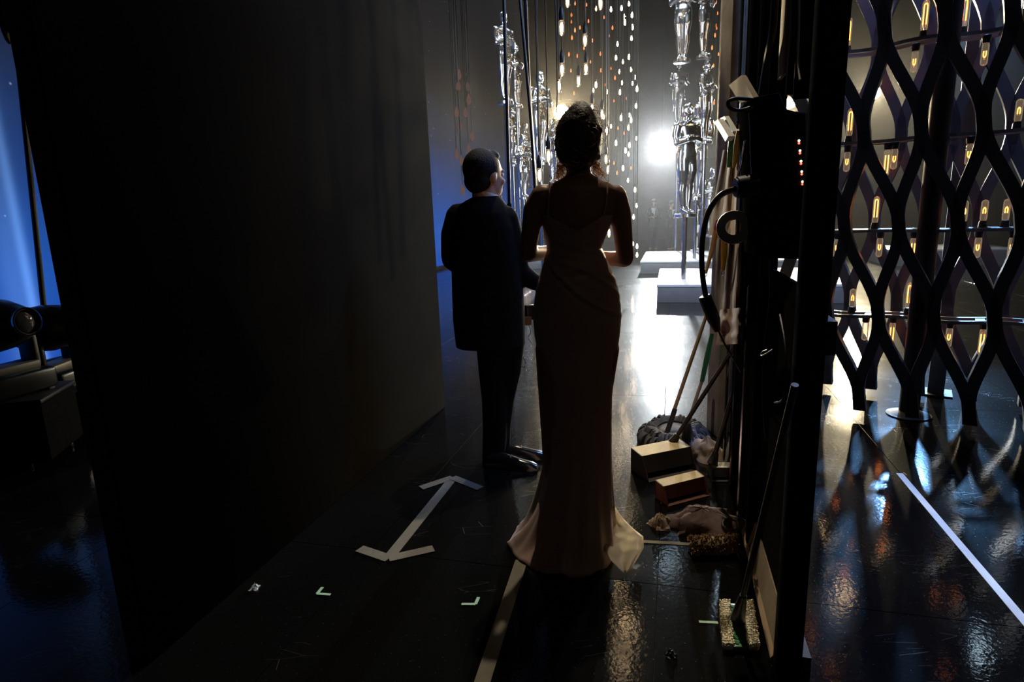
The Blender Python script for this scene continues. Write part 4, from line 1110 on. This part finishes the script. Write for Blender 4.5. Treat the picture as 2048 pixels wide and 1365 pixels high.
# carved hand-like bracket at the top corner
p = at(14, 40, 3.9)
bm = NB(); tube(bm, [p + Vector((-.05, 0, .5)), p + Vector((-.03, 0, .12)), p + Vector((0, 0, .0))], [.07, .06, .045], 10)
for k in range(4): tube(bm, smooth_path([p + Vector((-.03 + .025 * k, 0, .02)), p + Vector((-.02 + .035 * k, -.01, -.06)), p + Vector((-.005 + .045 * k, 0, -.13 + .015 * k))], 3), [.016] * 6 + [.01], 7)
o = obj('drape_hem', bm, M['ragdark'], None); rebase(o); ptag(o, 'brown knotted drape end hanging at the upper left corner', 'drape')

# ------------------------------------------------------------------ people
def hand(bm, wrist, dirv, palm_n, side, k=1.0, curl=.5):
    d = Vector(dirv).normalized(); nrm = Vector(palm_n).normalized(); s = d.cross(nrm).normalized()
    c = Vector(wrist)
    loft(bm, [[c + d * t * k + s * a * k * w + nrm * b * k for a, b in ((-1, -.011), (1, -.011), (1, .011), (-1, .011))] for t, w in ((0, .026), (.03, .036), (.075, .040), (.09, .038))])
    for i, (o, L) in enumerate(((-.030, .066), (-.010, .078), (.010, .072), (.030, .056))):
        b = c + d * .085 * k + s * o * k
        p1 = b + d * L * .45 * k + nrm * L * .12 * k * curl * 2; p2 = p1 + d * L * .3 * k * (1 - curl * .5) + nrm * L * .34 * k * curl * 2; p3 = p2 + d * L * .12 * k * (1 - curl) + nrm * L * .25 * k * curl * 2
        tube(bm, [b - d * .012 * k, b, p1, p2, p3], [.009 * k, .0092 * k, .0085 * k, .0078 * k, .006 * k], 8)
    b = c + d * .025 * k + s * side * .03 * k
    tube(bm, [b, b + d * .03 * k + s * side * .018 * k + nrm * .008 * k, b + d * .06 * k + s * side * .02 * k + nrm * .022 * k], [.012 * k, .0105 * k, .008 * k], 8)
def head_shape(bm, c, yaw, k, hz=.12):
    """skull, jaw, nose, lips, brow, ears; faces local +Y turned by yaw (radians, + = towards the right of the frame)"""
    Z = Matrix.Rotation(-yaw, 3, 'Z')
    def P(x, y, z): return Vector(c) + Z @ Vector((x, y, z)) * k
    ball(bm, P(0, -.012, .028), (.075 * k, .094 * k, .092 * k), 20, Z)
    ball(bm, P(0, .022, -.035), (.058 * k, .07 * k, .082 * k), 18, Z)
    ball(bm, P(0, .062, -.098), (.026 * k, .024 * k, .020 * k), 12, Z)
    tube(bm, [P(0, .082, .012), P(0, .100, -.018), P(0, .107, -.034), P(0, .088, -.044)], [.009 * k, .012 * k, .014 * k, .010 * k], 8)
    ball(bm, P(0, .086, -.064), (.024 * k, .012 * k, .007 * k), 10, Z); ball(bm, P(0, .084, -.076), (.021 * k, .012 * k, .008 * k), 10, Z)
    for s in (-1, 1):
        ball(bm, P(s * .03, .078, .022), (.024 * k, .012 * k, .008 * k), 10, Z)
        ball(bm, P(s * .072, -.008, -.012), (.009 * k, .02 * k, .03 * k), 10, Z)
        ball(bm, P(s * .042, .062, -.025), (.02 * k, .02 * k, .018 * k), 10, Z)
def eyes(parent, c, yaw, k):
    Z = Matrix.Rotation(-yaw, 3, 'Z')
    for s in (-1, 1):
        bm = NB(); ball(bm, Vector(c) + Z @ Vector((s * .031, .074, .004)) * k, .0125 * k, 12); obj('eye', bm, M['shirt'], parent)

# ---- the woman in the gown
WY = 2.37
def wp(px, py, dy=0.0): return at(px, py, WY + dy)
wbase = fl(1150, 1085)
WO = [ # y, left, right, half depth
    (352, 1128, 1188, .05), (360, 1112, 1206, .062), (368, 1094, 1222, .072), (380, 1084, 1232, .082), (400, 1084, 1231, .09), (425, 1085, 1226, .098),
    (450, 1087, 1219, .102), (475, 1092, 1210, .092), (498, 1096, 1201, .084), (520, 1090, 1211, .092), (545, 1082, 1222, .106), (575, 1074, 1233, .118),
    (610, 1069.5, 1238.5, .128), (640, 1068.5, 1239.5, .13), (670, 1071, 1237, .126), (705, 1078, 1232, .116), (740, 1085, 1227, .108), (790, 1094, 1222, .102), (840, 1096, 1221, .104)]
def wring(y, xl, xr, dp, grow=0.0, n=64, cyo=0.0, p=2.1):
    a = wp(xl, y); b = wp(xr, y); c = (a + b) / 2
    c = Vector((c.x, WY + cyo, c.z))
    return ell(c, (b.x - a.x) / 2 + grow, dp + grow, n, p)
wom = thing('person', 'woman seen from behind in a long blush gown with train, hair pinned up', 'person', (wbase.x, WY, 0))
bm = NB()
loft(bm, [wring(y, l_ + 2.0, r_ - 2.0, d_ - .004, 0, 40) for y, l_, r_, d_ in WO[:15]])
hcw = wp(1157, 290)
tube(bm, [wp(1158, 372, .0), wp(1157, 345, .005), wp(1157, 310, .01)], [.055, .047, .047], 16)
head_shape(bm, hcw + Vector((0, .012, -.004)), .05, .98)
for s, pts, rs, fp in ((-1, [(1085, 392), (1067, 420), (1061, 465), (1055, 506)], [.046, .041, .036, .033], [(1055, 508), (1082, 507), (1120, 500)]),
                       (1, [(1229, 392), (1241, 425), (1246, 470), (1250, 516)], [.046, .041, .037, .034], [(1250, 518), (1222, 518), (1180, 512)])):
    capsule(bm, [wp(*p) for p in pts], rs)
    fpt = [wp(fp[0][0], fp[0][1], 0), wp(fp[1][0], fp[1][1], .10), wp(fp[2][0], fp[2][1], .22)]
    capsule(bm, fpt, [.034, .031, .022])
    hand(bm, fpt[-1] - (fpt[-1] - fpt[-2]).normalized() * .0, (fpt[-1] - fpt[-2]), Vector((0, -.4, -1)), s, .9)
# legs under the gown
for s in (-1, 1):
    x = wbase.x + s * .075
    capsule(bm, [(wp(1154, 640).x + s * .08, WY, .86), (x, WY, .5), (x, WY - .01, .36), (x, WY, .13)], [.09, .06, .056, .036])
    capsule(bm, [(x, WY - .03, .11), (x, WY + .07, .05), (x, WY + .14, .028)], [.036, .032, .026])
wme = fuse(bm, .0075, 6)
body = link('body', wme, M['skin_w'], wom)
eyes(wom, hcw + Vector((0, .012, -.004)), .05, .98)
# hair
bm = NB()
ball(bm, wp(1157, 279, -.012), (.088, .106, .118), 24)
ball(bm, wp(1157, 302, -.035), (.084, .08, .062), 20)
ball(bm, wp(1160, 248, -.02), (.062, .08, .075), 18)
for k in range(40):
    a = random.uniform(0, 2 * PI); e = random.uniform(-.85, 1.0)
    q = Vector((math.cos(a) * math.cos(e) * .084, math.sin(a) * math.cos(e) * .098, math.sin(e) * .116))
    if q.y > .045 and q.z < .05: continue
    ball(bm, wp(1157, 283, -.012) + q, random.uniform(.008, .014), 8)
hme = fuse(bm, .006, 3, .5)
hair = link('hair', hme, M['hair'], body)
bm = NB()
for k in range(220):
    a = random.uniform(0, 2 * PI); e = random.uniform(-.9, 1.3)
    q = Vector((math.cos(a) * math.cos(e) * .086, math.sin(a) * math.cos(e) * .1, math.sin(e) * .118))
    if q.y > .06 and q.z < .04: continue
    b0 = wp(1157, 281, -.012) + q; d = q.normalized()
    tv = Vector((-d.z, random.uniform(-.4, .4), d.x)).normalized() * random.choice((-1, 1))
    L = random.uniform(.012, .03)
    tube(bm, smooth_path([b0, b0 + d * L * .6 + tv * L * .4, b0 + d * L * .7 + tv * L * 1.2, b0 + d * L * .15 + tv * L * 1.7], 3), .0007, 3)
for k in range(110):  # loose curls at the nape
    sx = random.choice((-1, 1)); b0 = wp(1157 + sx * random.uniform(24, 42), random.uniform(318, 332), random.uniform(-.02, .03))
    pts = []; L = random.uniform(.03, .075); ph = random.uniform(0, 6.28); out = random.uniform(.1, .55)
    for i in range(14):
        u = i / 13
        pts.append(b0 + Vector((sx * out * L * u + .006 * math.cos(u * 11 + ph), .006 * math.sin(u * 11 + ph), -L * u)))
    tube(bm, pts, .0008, 3)
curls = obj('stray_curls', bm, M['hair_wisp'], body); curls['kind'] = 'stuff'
# gown: bodice, wrapped hips, skirt and train in one sheet
hem_px = [(1013, 1090), (1022, 1106), (1040, 1126), (1068, 1143), (1100, 1151), (1140, 1157), (1180, 1154), (1208, 1146), (1222, 1130), (1228, 1105), (1232, 1075), (1232, 1050), (1226, 1034), (1222, 1020), (1200, 1008), (1150, 1003), (1100, 1008), (1065, 1028), (1036, 1058)]
hem = [fl(x, y) for x, y in hem_px]
hcen = sum(hem, Vector()) / len(hem)
NA = 160
def hem_at(th):
    best = None
    d = Vector((math.cos(th), math.sin(th), 0))
    for a, b in zip(hem, hem[1:] + hem[:1]):
        e = b - a; den = d.x * e.y - d.y * e.x
        if abs(den) < 1e-9: continue
        r = a - hcen
        t = (r.x * e.y - r.y * e.x) / den; u = (r.x * d.y - r.y * d.x) / den
        if t > 0 and -1e-6 <= u <= 1 + 1e-6 and (best is None or t > best): best = t
    return hcen + d * (best or .3)
HEM = [hem_at(2 * PI * i / NA) for i in range(NA)]
def fold(px, py):
    """height of the wrap folds at a place on the back of the hips (pleats run slantwise from the waist)"""
    h = 0
    for (x0, y0, x1, y1, bend, amp) in ((1096, 522, 1236, 628, 14, 1.0), (1100, 540, 1230, 560, -16, .5), (1110, 520, 1234, 590, -12, .7), (1082, 562, 1165, 538, -8, .8), (1076, 600, 1150, 556, -10, .6), (1084, 640, 1150, 575, -6, .5),
                                      (1094, 470, 1200, 505, 6, .45), (1150, 470, 1105, 500, 4, .4), (1195, 475, 1120, 512, 6, .4)):
        dx, dy = x1 - x0, y1 - y0; L = math.hypot(dx, dy); u = ((px - x0) * dx + (py - y0) * dy) / L / L
        if -.1 < u < 1.1:
            dist = ((px - x0) * -dy + (py - y0) * dx) / L - bend * math.sin(PI * max(0, min(1, u)))
            h += amp * (math.exp(-(dist / 4.5) ** 2) - .55 * math.exp(-((dist - 7) / 4.0) ** 2)) * max(0, min(1, min(u + .1, 1.1 - u) * 5))
    return h
def interp(y):
    for a, b in zip(WO[:-1], WO[1:]):
        if a[0] <= y <= b[0]:
            t = (y - a[0]) / (b[0] - a[0]); return [a[k] + (b[k] - a[k]) * t for k in (1, 2, 3)]
    return list(WO[-1][1:]) if y > WO[-1][0] else list(WO[0][1:])
rings = []
ys = [430 + 4 * k for k in range(103)]
for y in ys:
    xl, xr, dp = interp(y)
    ring = wring(y, xl, xr, dp, .004, NA)
    out = []
    for i, p in enumerate(ring):
        th = 2 * PI * i / NA
        px = 1155 + (p.x - wp(1155, y).x) / .00192
        f = fold(px, y) if math.sin(th) < .15 else 0
        c = Vector((wp((xl + xr) / 2, y).x, WY, p.z))
        p = p + (p - c).normalized() * f * .0085
        # neckline: top edge dips to a V at the middle of the back
        if y < 470:
            top = 431 + max(0, 30 * (1 - abs(px - 1147) / 54)) if math.sin(th) < 0 else 428
            if y < top: p = Vector((p.x, p.y, wp(px, top).z))
        out.append(p)
    rings.append(out)
ylast = ys[-1]; last = rings[-1]; zl = last[0].z
K = 34
for k in range(1, K + 1):
    t = k / K
    z = zl * (1 - t) ** 1.18 + .004
    row = []
    for i in range(NA):
        th = 2 * PI * i / NA
        a = last[i]; b = HEM[i]
        side = -math.sin(th)   # 1 at the back (towards the camera)
        sw = max(0, min(1, (side + .6) / .9)); sw = sw * sw * (3 - 2 * sw)
        e = (.12 * t + .88 * t ** 3.0) * sw + (.3 * t + .7 * t ** 2.2) * (1 - sw)
        p = Vector((a.x + (b.x - a.x) * e, a.y + (b.y - a.y) * e, z))
        fa_ = t ** 2.0
        wob = .020 * math.sin(th * 9 + 1.5 * t) + .012 * math.sin(th * 17 + 2) + .02 * noise.noise((math.cos(th) * 3, math.sin(th) * 3, t * 2))
        d = Vector((math.cos(th), math.sin(th), 0))
        amp = fa_ * (1 - .8 * t ** 8)
        p += d * wob * amp * (1 - .6 * t)
        # ruffled train: lifted folds near the hem
        p.z += max(0, (.020 * math.sin(th * 11 + 3 * t) + .026 * noise.noise((math.cos(th) * 5 + 4, math.sin(th) * 5, t * 3)))) * (t ** 3) * (1.0 if t < .97 else .5)
        # lifted curl of the right corner of the train
        w_ = max(0, math.cos(th - math.atan2(HEM[0].y - hcen.y, 1)) - .8) * 5
        p.z += .0 * w_ * t ** 6 * (1 if math.sin(th) > -.55 else 0)
        row.append(p)
    rings.append(row)
bm = NB(); vr = loft(bm, rings, False)
o = obj('gown', bm, M['dress'], body)
md = o.modifiers.new('thick', 'SOLIDIFY'); md.thickness = .002; md.offset = -1
# lifted corner of the train, satin lining coloured pale as if lit from behind
lm = bpy.data.materials.new('backlit_lining'); lm.use_nodes = True
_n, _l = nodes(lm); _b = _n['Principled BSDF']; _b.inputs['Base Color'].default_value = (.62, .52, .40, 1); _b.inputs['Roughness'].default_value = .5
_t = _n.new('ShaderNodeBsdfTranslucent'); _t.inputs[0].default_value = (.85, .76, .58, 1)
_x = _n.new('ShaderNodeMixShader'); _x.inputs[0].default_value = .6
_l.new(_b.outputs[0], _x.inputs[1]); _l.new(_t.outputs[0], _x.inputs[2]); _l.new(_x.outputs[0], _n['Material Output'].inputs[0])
L_ = [(1224, 1022), (1210, 1050), (1200, 1078), (1208, 1098), (1222, 1122), (1246, 1146)]
R_ = [(1231, 1016), (1246, 1038), (1266, 1058), (1286, 1074), (1287, 1096), (1258, 1146)]
rows = []
for k in range(31):
    q = k / 30 * 5; i0 = min(4, int(q)); f_ = q - i0
    lx, ly = [L_[i0][c_] + (L_[i0 + 1][c_] - L_[i0][c_]) * f_ for c_ in (0, 1)]
    rx, ry = [R_[i0][c_] + (R_[i0 + 1][c_] - R_[i0][c_]) * f_ for c_ in (0, 1)]
    v = k / 30; row = []
    for i in range(17):
        u = i / 16; x, y = lx + (rx - lx) * u, ly + (ry - ly) * u
        zz = .016 + .10 * (1 - v) ** 1.1 + .018 * math.sin(u * 7 + v * 3) * (1 - v * .6) + .008 * noise.noise((u * 5, v * 6, 2.2))
        row.append(fl(x, y, max(.006, zz)))
    rows.append(row)
bm = NB(); vv = [[bm.verts.new(p) for p in r_] for r_ in rows]
for a_, b_ in zip(vv[:-1], vv[1:]):
    for i in range(16): face(bm, (a_[i], a_[i + 1], b_[i + 1], b_[i]))
o = obj('train_corner', bm, lm, body); o['label'] = 'lifted train corner, satin lining coloured pale as lit from behind'
md = o.modifiers.new('thick', 'SOLIDIFY'); md.thickness = .0015
for pts in ([(1099, 366), (1096, 395), (1094, 432)], [(1211, 366), (1208, 395), (1201, 432)]):
    ps = []
    for x, y in pts:
        xl, xr, dp = interp(y); cx = (xl + xr) / 2; hw = (xr - xl) / 2
        u = min(.98, abs(x - cx) / hw); ps.append(Vector((wp(x, y).x, WY - dp * (1 - u ** 2.1) ** (1 / 2.1) - .004, wp(x, y).z)))
    bm = NB(); tube(bm, smooth_path(ps, 6), .0035, 6); obj('strap', bm, M['dress'], body)

# ---- the man in the dinner suit
MY = 3.28
def mp_(px, py, dy=0.0): return at(px, py, MY + dy)
mb = fl(990, 928)
man = thing('person', 'man seen from behind in a black dinner suit, face turned right', 'person', (mb.x, MY, 0))
YAW = .85
hcm = mp_(968, 351)
bm = NB()
head_shape(bm, hcm + Vector((.006, 0, -.004)), YAW, 1.12)
tube(bm, [mp_(972, 425), mp_(970, 400), mp_(968, 370)], [.075, .068, .066], 18)
loft(bm, [ell(Vector((mp_(972, y).x, MY, mp_(972, y).z)), rx, ry, 24) for y, rx, ry in ((400, .06, .06), (420, .12, .08), (480, .14, .09), (560, .13, .09), (620, .13, .09), (665, .12, .08))])
for qs in ([(985, 655), (988, 740), (990, 860), (988, 905)], [(1019, 655), (1016, 740), (1003, 860), (1001, 900)]):
    qq = [mp_(*q_, .0 if qs[0][0] < 1000 else .06 * i_ / 3) for i_, q_ in enumerate(qs)]
    capsule(bm, qq, [.06, .045, .035, .03])
wr = mp_(1092, 572, .06)
capsule(bm, [mp_(1042, 545, .0), wr], [.03, .026]); hand(bm, wr, (wr - mp_(1050, 552)), Vector((0, .3, -1)), 1, 1.0)
wl = mp_(952, 552, .26)
capsule(bm, [mp_(901, 520, .02), mp_(930, 545, .16), wl], [.03, .028, .026]); hand(bm, wl, (wl - mp_(930, 545, .16)), Vector((0, .3, -1)), -1, 1.0)
capsule(bm, [mp_(922, 434), mp_(903, 470), mp_(901, 518, .02)], [.035, .035, .03]); capsule(bm, [mp_(1008, 440), mp_(1026, 480), mp_(1041, 543)], [.035, .033, .03])
capsule(bm, [mp_(930, 440), mp_(1000, 440)], [.05, .05])
mme = fuse(bm, .009, 5)
mbody = link('body', mme, M['skin_m'], man)
eyes(man, hcm + Vector((.006, 0, -.004)), YAW, 1.12)
# hair
bm = NB(); Z = Matrix.Rotation(-YAW, 3, 'Z')
def HP(x, y, z): return hcm + Vector((.006, 0, -.004)) + Z @ Vector((x, y, z)) * 1.12
ball(bm, HP(0, -.022, .034), (.090, .104, .103), 22, Z)
ball(bm, HP(0, -.045, -.02), (.078, .07, .07), 18, Z)
ball(bm, HP(0, .036, .088), (.06, .042, .034), 14, Z)
hme = fuse(bm, .007, 4); link('hair', hme, M['hair_black'], mbody)
# goatee
bm = NB(); ball(bm, HP(0, .068, -.1), (.03, .026, .026), 12, Z); obj('goatee', bm, M['hair'], mbody)
# jacket with sleeves
JO = [(392, 948, 998, .065), (401, 930, 1006, .085), (412, 916, 1014, .105), (428, 908, 1022, .125), (455, 903, 1030, .14), (490, 902, 1034, .145), (540, 903, 1042, .14), (590, 904, 1048, .145), (640, 906, 1050, .15), (689, 912, 1051, .152)]
bm = NB(); rr = []
for y, a, b, d in JO:
    A, B = mp_(a, y), mp_(b, y); c = (A + B) / 2
    yy = y
    ring = ell(Vector((c.x, MY, c.z)), (B.x - A.x) / 2, d, 32, 2.3)
    if y == 689: ring = [Vector((p.x, p.y, p.z - .006 + .004 * (p.x - c.x))) for p in ring]
    rr.append(ring)
loft(bm, rr)
capsule(bm, [mp_(917, 432), mp_(903, 470), mp_(901, 515, .02)], [.068, .058, .052])
capsule(bm, [mp_(901, 520, .02), mp_(930, 545, .16), mp_(948, 551, .24)], [.05, .045, .04])
capsule(bm, [mp_(1012, 436), mp_(1026, 480), mp_(1040, 540)], [.066, .058, .052])
capsule(bm, [mp_(1042, 545), mp_(1066, 563, .03), mp_(1086, 571, .055)], [.055, .048, .042])
jme = fuse(bm, .009, 5); link('jacket', jme, M['tux'], mbody)
bm = NB(); rr = []
c0 = mp_(972, 398)
for dz, r1, r2 in ((0, .068, .066), (.022, .07, .068), (.03, .067, .066), (.01, .062, .062)):
    rr.append(ell(c0 + Vector((0, 0, dz)), r1, r2, 28))
for r_ in rr:
    for p in r_: p.z += (c0.x - p.x) * .28 + (p.y - c0.y) * -.1
loft(bm, rr, False); obj('collar', bm, M['shirt'], mbody)
bm = NB(); p = HP(0, .10, -.15)
for s in (-1, 1): loft(bm, [[p + Z @ Vector((s * x, 0, dz)) for dz in (-h_, h_)] + [p + Z @ Vector((s * x, .02, dz)) for dz in (h_, -h_)] for x, h_ in ((.004, .01), (.05, .026))])
obj('bow_tie', bm, M['tux'], mbody)
# trousers
bm = NB()
for pts, rs in (([(985, 660), (988, 740), (990, 800), (990, 860), (987, 925)], [.098, .088, .075, .070, .066]), ([(1020, 660), (1016, 740), (1006, 800), (1001, 860), (1001, 912)], [.088, .076, .066, .060, .056])):
    q = [mp_(x, y) for x, y in pts]
    if pts[0][0] > 1000: q = [p + Vector((0, .06 * i / 4, 0)) for i, p in enumerate(q)]
    tube(bm, q, rs, 18)
tme = fuse(bm, .009, 5); link('trousers', tme, M['tux'], mbody)
# shoes
for hx, hy, tx, ty, lab in ((992, 918, 1056, 917, 'r'), (972, 932, 1022, 936, 'l')):
    h0 = fl(hx, hy); t0 = fl(tx, ty); d = (t0 - h0).normalized(); s = Vector((-d.y, d.x, 0)); L = .30
    rr = []
    for u, wd, hh in ((0, .028, .05), (.04, .036, .075), (.10, .038, .085), (.16, .040, .07), (.22, .046, .052), (.27, .040, .042), (.30, .022, .028)):
        c = h0 + d * u
        rr.append([c + s * wd * math.cos(a) + Vector((0, 0, .002 + hh * max(0, math.sin(a)))) for a in [2 * PI * i / 16 for i in range(16)]])
    bm = NB(); loft(bm, rr); sh = obj('shoe', bm, M['shoe'], mbody)
    bm = NB()
    for u in (.15, .17, .19):
        c = h0 + d * u; tube(bm, [c + s * .022 + Vector((0, 0, .07 - (u - .15) * .5)), c - s * .022 + Vector((0, 0, .07 - (u - .15) * .5))], .003, 5)
    obj('laces', bm, M['shoe'], sh)
# radio pack hanging at his right side, with wires
rc = mp_(1058, 640, .1)
rp_ = thing('radio_pack', "small radio pack with dangling wires at the man's right hip", 'radio', rc)
bm = NB(); bbox(bm, mp_(1060, 625, .1), (.06, .035, .085), .4, bev=.008); obj('case', bm, M['socket'], rp_)
bm = NB(); bbox(bm, mp_(1054, 642, .08), (.05, .03, .05), .2, bev=.006); obj('clip', bm, M['card'], rp_)
for pts in ([(1045, 640), (1044, 665), (1045, 700)], [(1056, 648), (1062, 664), (1056, 676), (1064, 688)], [(1044, 712), (1051, 726), (1048, 736), (1042, 730), (1043, 714)]):
    bm = NB(); tube(bm, smooth_path([mp_(x, y, .08) for x, y in pts], 5), .002, 5); obj('wire', bm, M['tube'], rp_)

# ---- two people far away in the glare
def far_person(px, yh, yf, label, yaw):
    f = fl(px, yf); top = at(px, yh, f.y); k = (top.z) / 1.75
    t = thing('person', label, 'person', f)
    Zr = Matrix.Rotation(yaw, 3, 'Z')
    def P(x, y, z): return f + Zr @ Vector((x, y, z)) * k
    bm = NB(); head_shape(bm, P(0, 0, 1.62), -yaw, k)
    tube(bm, [P(0, 0, 1.42), P(0, 0, 1.56)], [.06 * k, .055 * k], 10)
    loft(bm, [ell(P(0, 0, z), a * k, b * k, 16) for z, a, b in ((.9, .15, .1), (1.1, .15, .1), (1.35, .17, .1), (1.45, .1, .07))])
    for s in (-1, 1):
        capsule(bm, [P(s * .09, 0, .9), P(s * .09, .01, .5), P(s * .09, 0, .1)], [.08 * k, .06 * k, .045 * k]); capsule(bm, [P(s * .09, -.02, .05), P(s * .1, .12, .04)], [.045 * k, .035 * k])
        capsule(bm, [P(s * .2, 0, 1.38), P(s * .25, .02, 1.12)], [.05 * k, .04 * k]); capsule(bm, [P(s * .25, .02, 1.12), P(s * .08, .24, 1.15)], [.04 * k, .03 * k])
        hand(bm, P(s * .08, .24, 1.15), Zr @ Vector((-s * .7, .6, 0)), Vector((0, 0, -1)), s, k)
    b = link('body', fuse(bm, .014 * k, 3), M['skin_m'], t)
    bm = NB(); loft(bm, [ell(P(0, 0, z), a * k, c * k, 18) for z, a, c in ((.78, .19, .14), (1.0, .175, .13), (1.2, .19, .135), (1.38, .2, .12), (1.45, .13, .09))])
    for s in (-1, 1):
        capsule(bm, [P(s * .2, 0, 1.38), P(s * .26, .02, 1.12)], [.065 * k, .055 * k]); capsule(bm, [P(s * .26, .02, 1.12), P(s * .12, .2, 1.145)], [.055 * k, .045 * k])
    link('jacket', fuse(bm, .014 * k, 3), M['tux'], b)
    bm = NB()
    for s in (-1, 1): tube(bm, [P(s * .09, 0, .95), P(s * .095, 0, .5), P(s * .095, 0, .08)], [.1 * k, .085 * k, .07 * k], 12)
    link('trousers', fuse(bm, .014 * k, 2), M['tux'], b)
    bm = NB(); loft(bm, [[P(-w_, .128 + .004 * (z < 1.3), z), P(w_, .128 + .004 * (z < 1.3), z), P(w_, .1, z), P(-w_, .1, z)] for z, w_ in ((1.08, .01), (1.25, .05), (1.44, .07))]); obj('shirt_front', bm, M['shirt'], b)
    bm = NB(); ball(bm, P(0, -.01, 1.67), (.085 * k, .1 * k, .085 * k), 14); obj('hair', bm, M['hair'], b)
far_person(1306, 398, 500, 'distant man in a dark suit and white shirt standing in the white glare', PI - .25)
far_person(1341, 402, 500, 'distant person in dark clothes beside the big statue pole in the glare', PI + .5)
